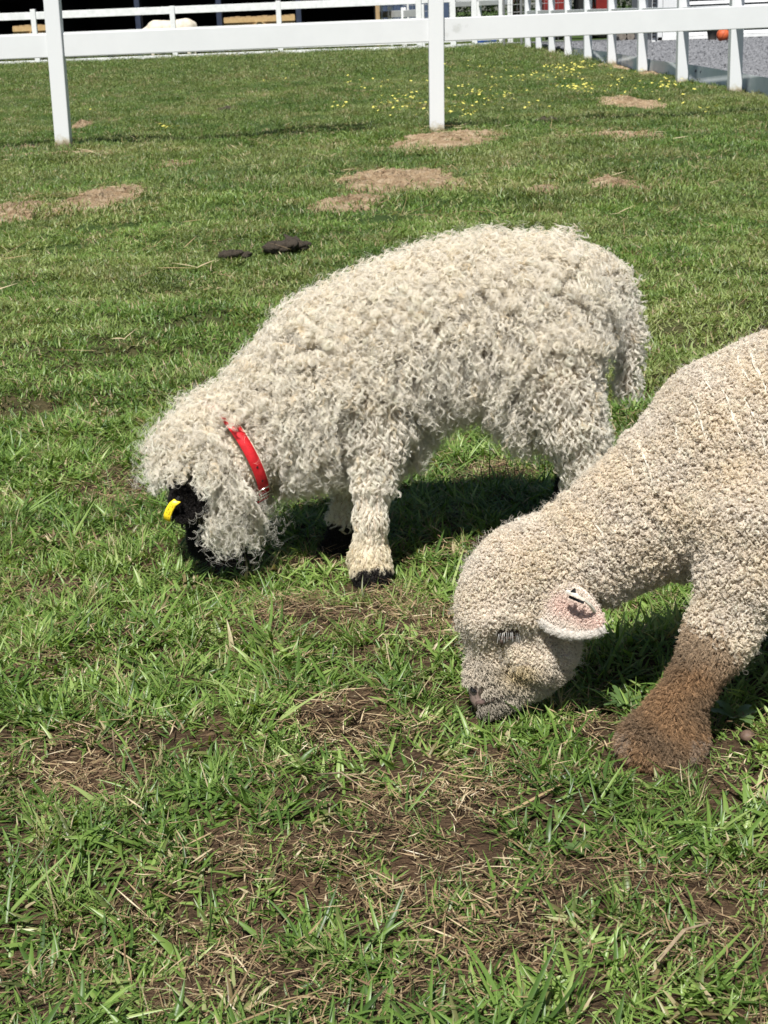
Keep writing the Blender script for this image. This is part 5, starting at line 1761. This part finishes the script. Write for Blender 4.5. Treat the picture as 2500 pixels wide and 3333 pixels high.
# gravel stones on the yard
PA, RO, SC, TI, PI_ = [], [], [], [], []
gs = bpy.data.collections.new('gravel_stones')
for i in range(3):
    me = bpy.data.meshes.new(f'stone{i}')
    bmm = bmesh.new(); bmesh.ops.create_icosphere(bmm, subdivisions=1, radius=.022)
    for vv in bmm.verts: vv.co *= k.uniform(.65, 1.25)
    bmm.to_mesh(me); bmm.free(); me.materials.append(M['stone'])
    gs.objects.link(bpy.data.objects.new(f'stone{i}', me))
n = 16000
yy = k.uniform(9.5, 33, n); xx = 3.55 + k.random(n) * (.275 * yy - 3.55 + 1.0).clip(0)
okk = xx > 3.56
xx, yy = xx[okk], yy[okk]; n = len(xx)
PA.append(np.stack([xx, yy, np.full(n, .10)], -1)); RO.append(k.uniform(0, 6.28, (n, 3))); s_ = k.uniform(.6, 1.5, n)
SC.append(np.stack([s_, s_, s_ * .7], -1)); TI.append(np.ones((n, 4))); PI_.append(k.integers(0, 3, n))
scatter('loose_gravel', 'grey crushed gravel stones covering the yard', gs, PA[0], RO[0], SC[0], TI[0], PI_[0])


# ------------------------------------------------------------------ single plants
def plant(name, label, cat, px, py, data, m, z=0.0):
    c = G(px, py)
    v__, f__, b__ = data
    o = np_mesh(name, v__, f__, m, None, attrs={'bl': ('FLOAT_COLOR', b__)})
    o.location = (c[0], c[1], float(Hg(c[0], c[1])) + z)
    tag(o, label, cat)
    return o


kk = np.random.default_rng(9)
M['rush'] = leafy_mat('dark_rush', [(0.0, (.04, .08, .02)), (0.6, (.075, .13, .03)), (1.0, (.12, .18, .05))], [(0, (.2, .15, .08)), (1, (.4, .3, .2))], trans=.2)
plant('rush_tuft', 'thin upright dark rush tuft growing under the curly lamb belly', 'rush', 1690, 1588, blades(kk, 16, .09, .05, .11, .0016, .0028, .0, .3, .15, dry=.03, rows=4), M['rush'])
plant('rush_tuft', 'sparse dark grass stalks rising from the bare foreground soil', 'rush', 640, 3080, blades(kk, 6, .02, .08, .13, .0010, .0018, .0, .35, .2, dry=.2, rows=5), M['rush'])


def rosette(kk_, n, L0, L1, w):
    vs, fs, bl = [], [], []
    for i in range(n):
        az = 2 * math.pi * i / n + kk_.normal(0, .25); Ln = kk_.uniform(L0, L1); th = kk_.uniform(.75, 1.25); rnd = kk_.random()
        R = 9
        side = np.array([-math.sin(az), math.cos(az), 0])
        n0 = len(vs); p_ = np.zeros(3)
        for j in range(R):
            t_ = j / (R - 1)
            d = np.array([math.sin(th) * math.cos(az), math.sin(th) * math.sin(az), math.cos(th)])
            ww = w * (.15 + math.sin(math.pi * min(1, t_ * .95)) ** .8) * (1.0 if j % 2 else .68)
            vs += [p_ - side * ww, p_ + np.array([0, 0, -.2 * ww]), p_ + side * ww]; bl += [(t_ * .7 + .3, rnd, 0, 1)] * 3
            p_ = p_ + d * Ln / (R - 1); th += .09
            p_[2] = max(p_[2], .002)
        for j in range(R - 1):
            a = n0 + 3 * j
            fs += [(a, a + 1, a + 4, a + 3), (a + 1, a + 2, a + 5, a + 4)]
    return np.array(vs), np.array(fs), np.array(bl, np.float32)


M['weed'] = leafy_mat('weed_leaf', [(0.0, (.085, .15, .045)), (0.6, (.14, .22, .07)), (1.0, (.2, .29, .10))], [(0, (.2, .15, .08)), (1, (.4, .3, .2))], trans=.3)
plant('weed_plant', 'jagged leafy green weed between the lamb face and brown foot', 'weed', 2030, 2330, rosette(kk, 13, .016, .036, .0042), M['weed'], .012)
plant('weed_plant', 'small round leaved weed in the foreground grass', 'weed', 1880, 2860, rosette(kk, 5, .010, .018, .004), M['weed'], .008)
plant('weed_plant', 'toothed thistle like weed beside the tiny mushroom', 'weed', 2390, 2400, rosette(kk, 8, .02, .04, .006), M['weed'], .012)

# a few individual dry stalks
for i, (xa, ya, xb, yb, lab) in enumerate(((2140, 3165, 2310, 3035, 'long grey brown dead blade lying across the foreground grass'), (1030, 2530, 1200, 2590, 'thin pale straw stalk on the thatch near the lamb nose'),
                                           (380, 2510, 385, 2650, 'pale upright broken straw standing in a brown patch'), (1590, 2080, 1470, 2040, 'orange straw stalk close to the lamb forehead'))):
    A_, B_ = G(xa, ya, .02), G(xb, yb, .03)
    A_[2] += float(Hg(A_[0], A_[1])); B_[2] += float(Hg(B_[0], B_[1]))
    if i == 2: B_ = A_ + np.array([0, 0, .05])
    md = (A_ + B_) / 2 + np.array([0, 0, .012])
    sm = MB().tube([A_, md, B_], [.0009, .0011, .0006], 6) if i else MB().bar(A_, md, .0036, .0006).bar(md - (B_ - md) * .02, B_, .0028, .0005)
    o = sm.build('straw_stalk', noise_mat(f'stalk_{i}', [(0.3, (.18, .13, .08)), (0.7, (.36, .28, .18))] if i != 3 else [(0.3, (.36, .16, .05)), (0.7, (.5, .25, .08))], scale=120, rough=.7, bump=.2, dist=.001), None, smooth=i > 0)
    tag(o, lab, 'straw')
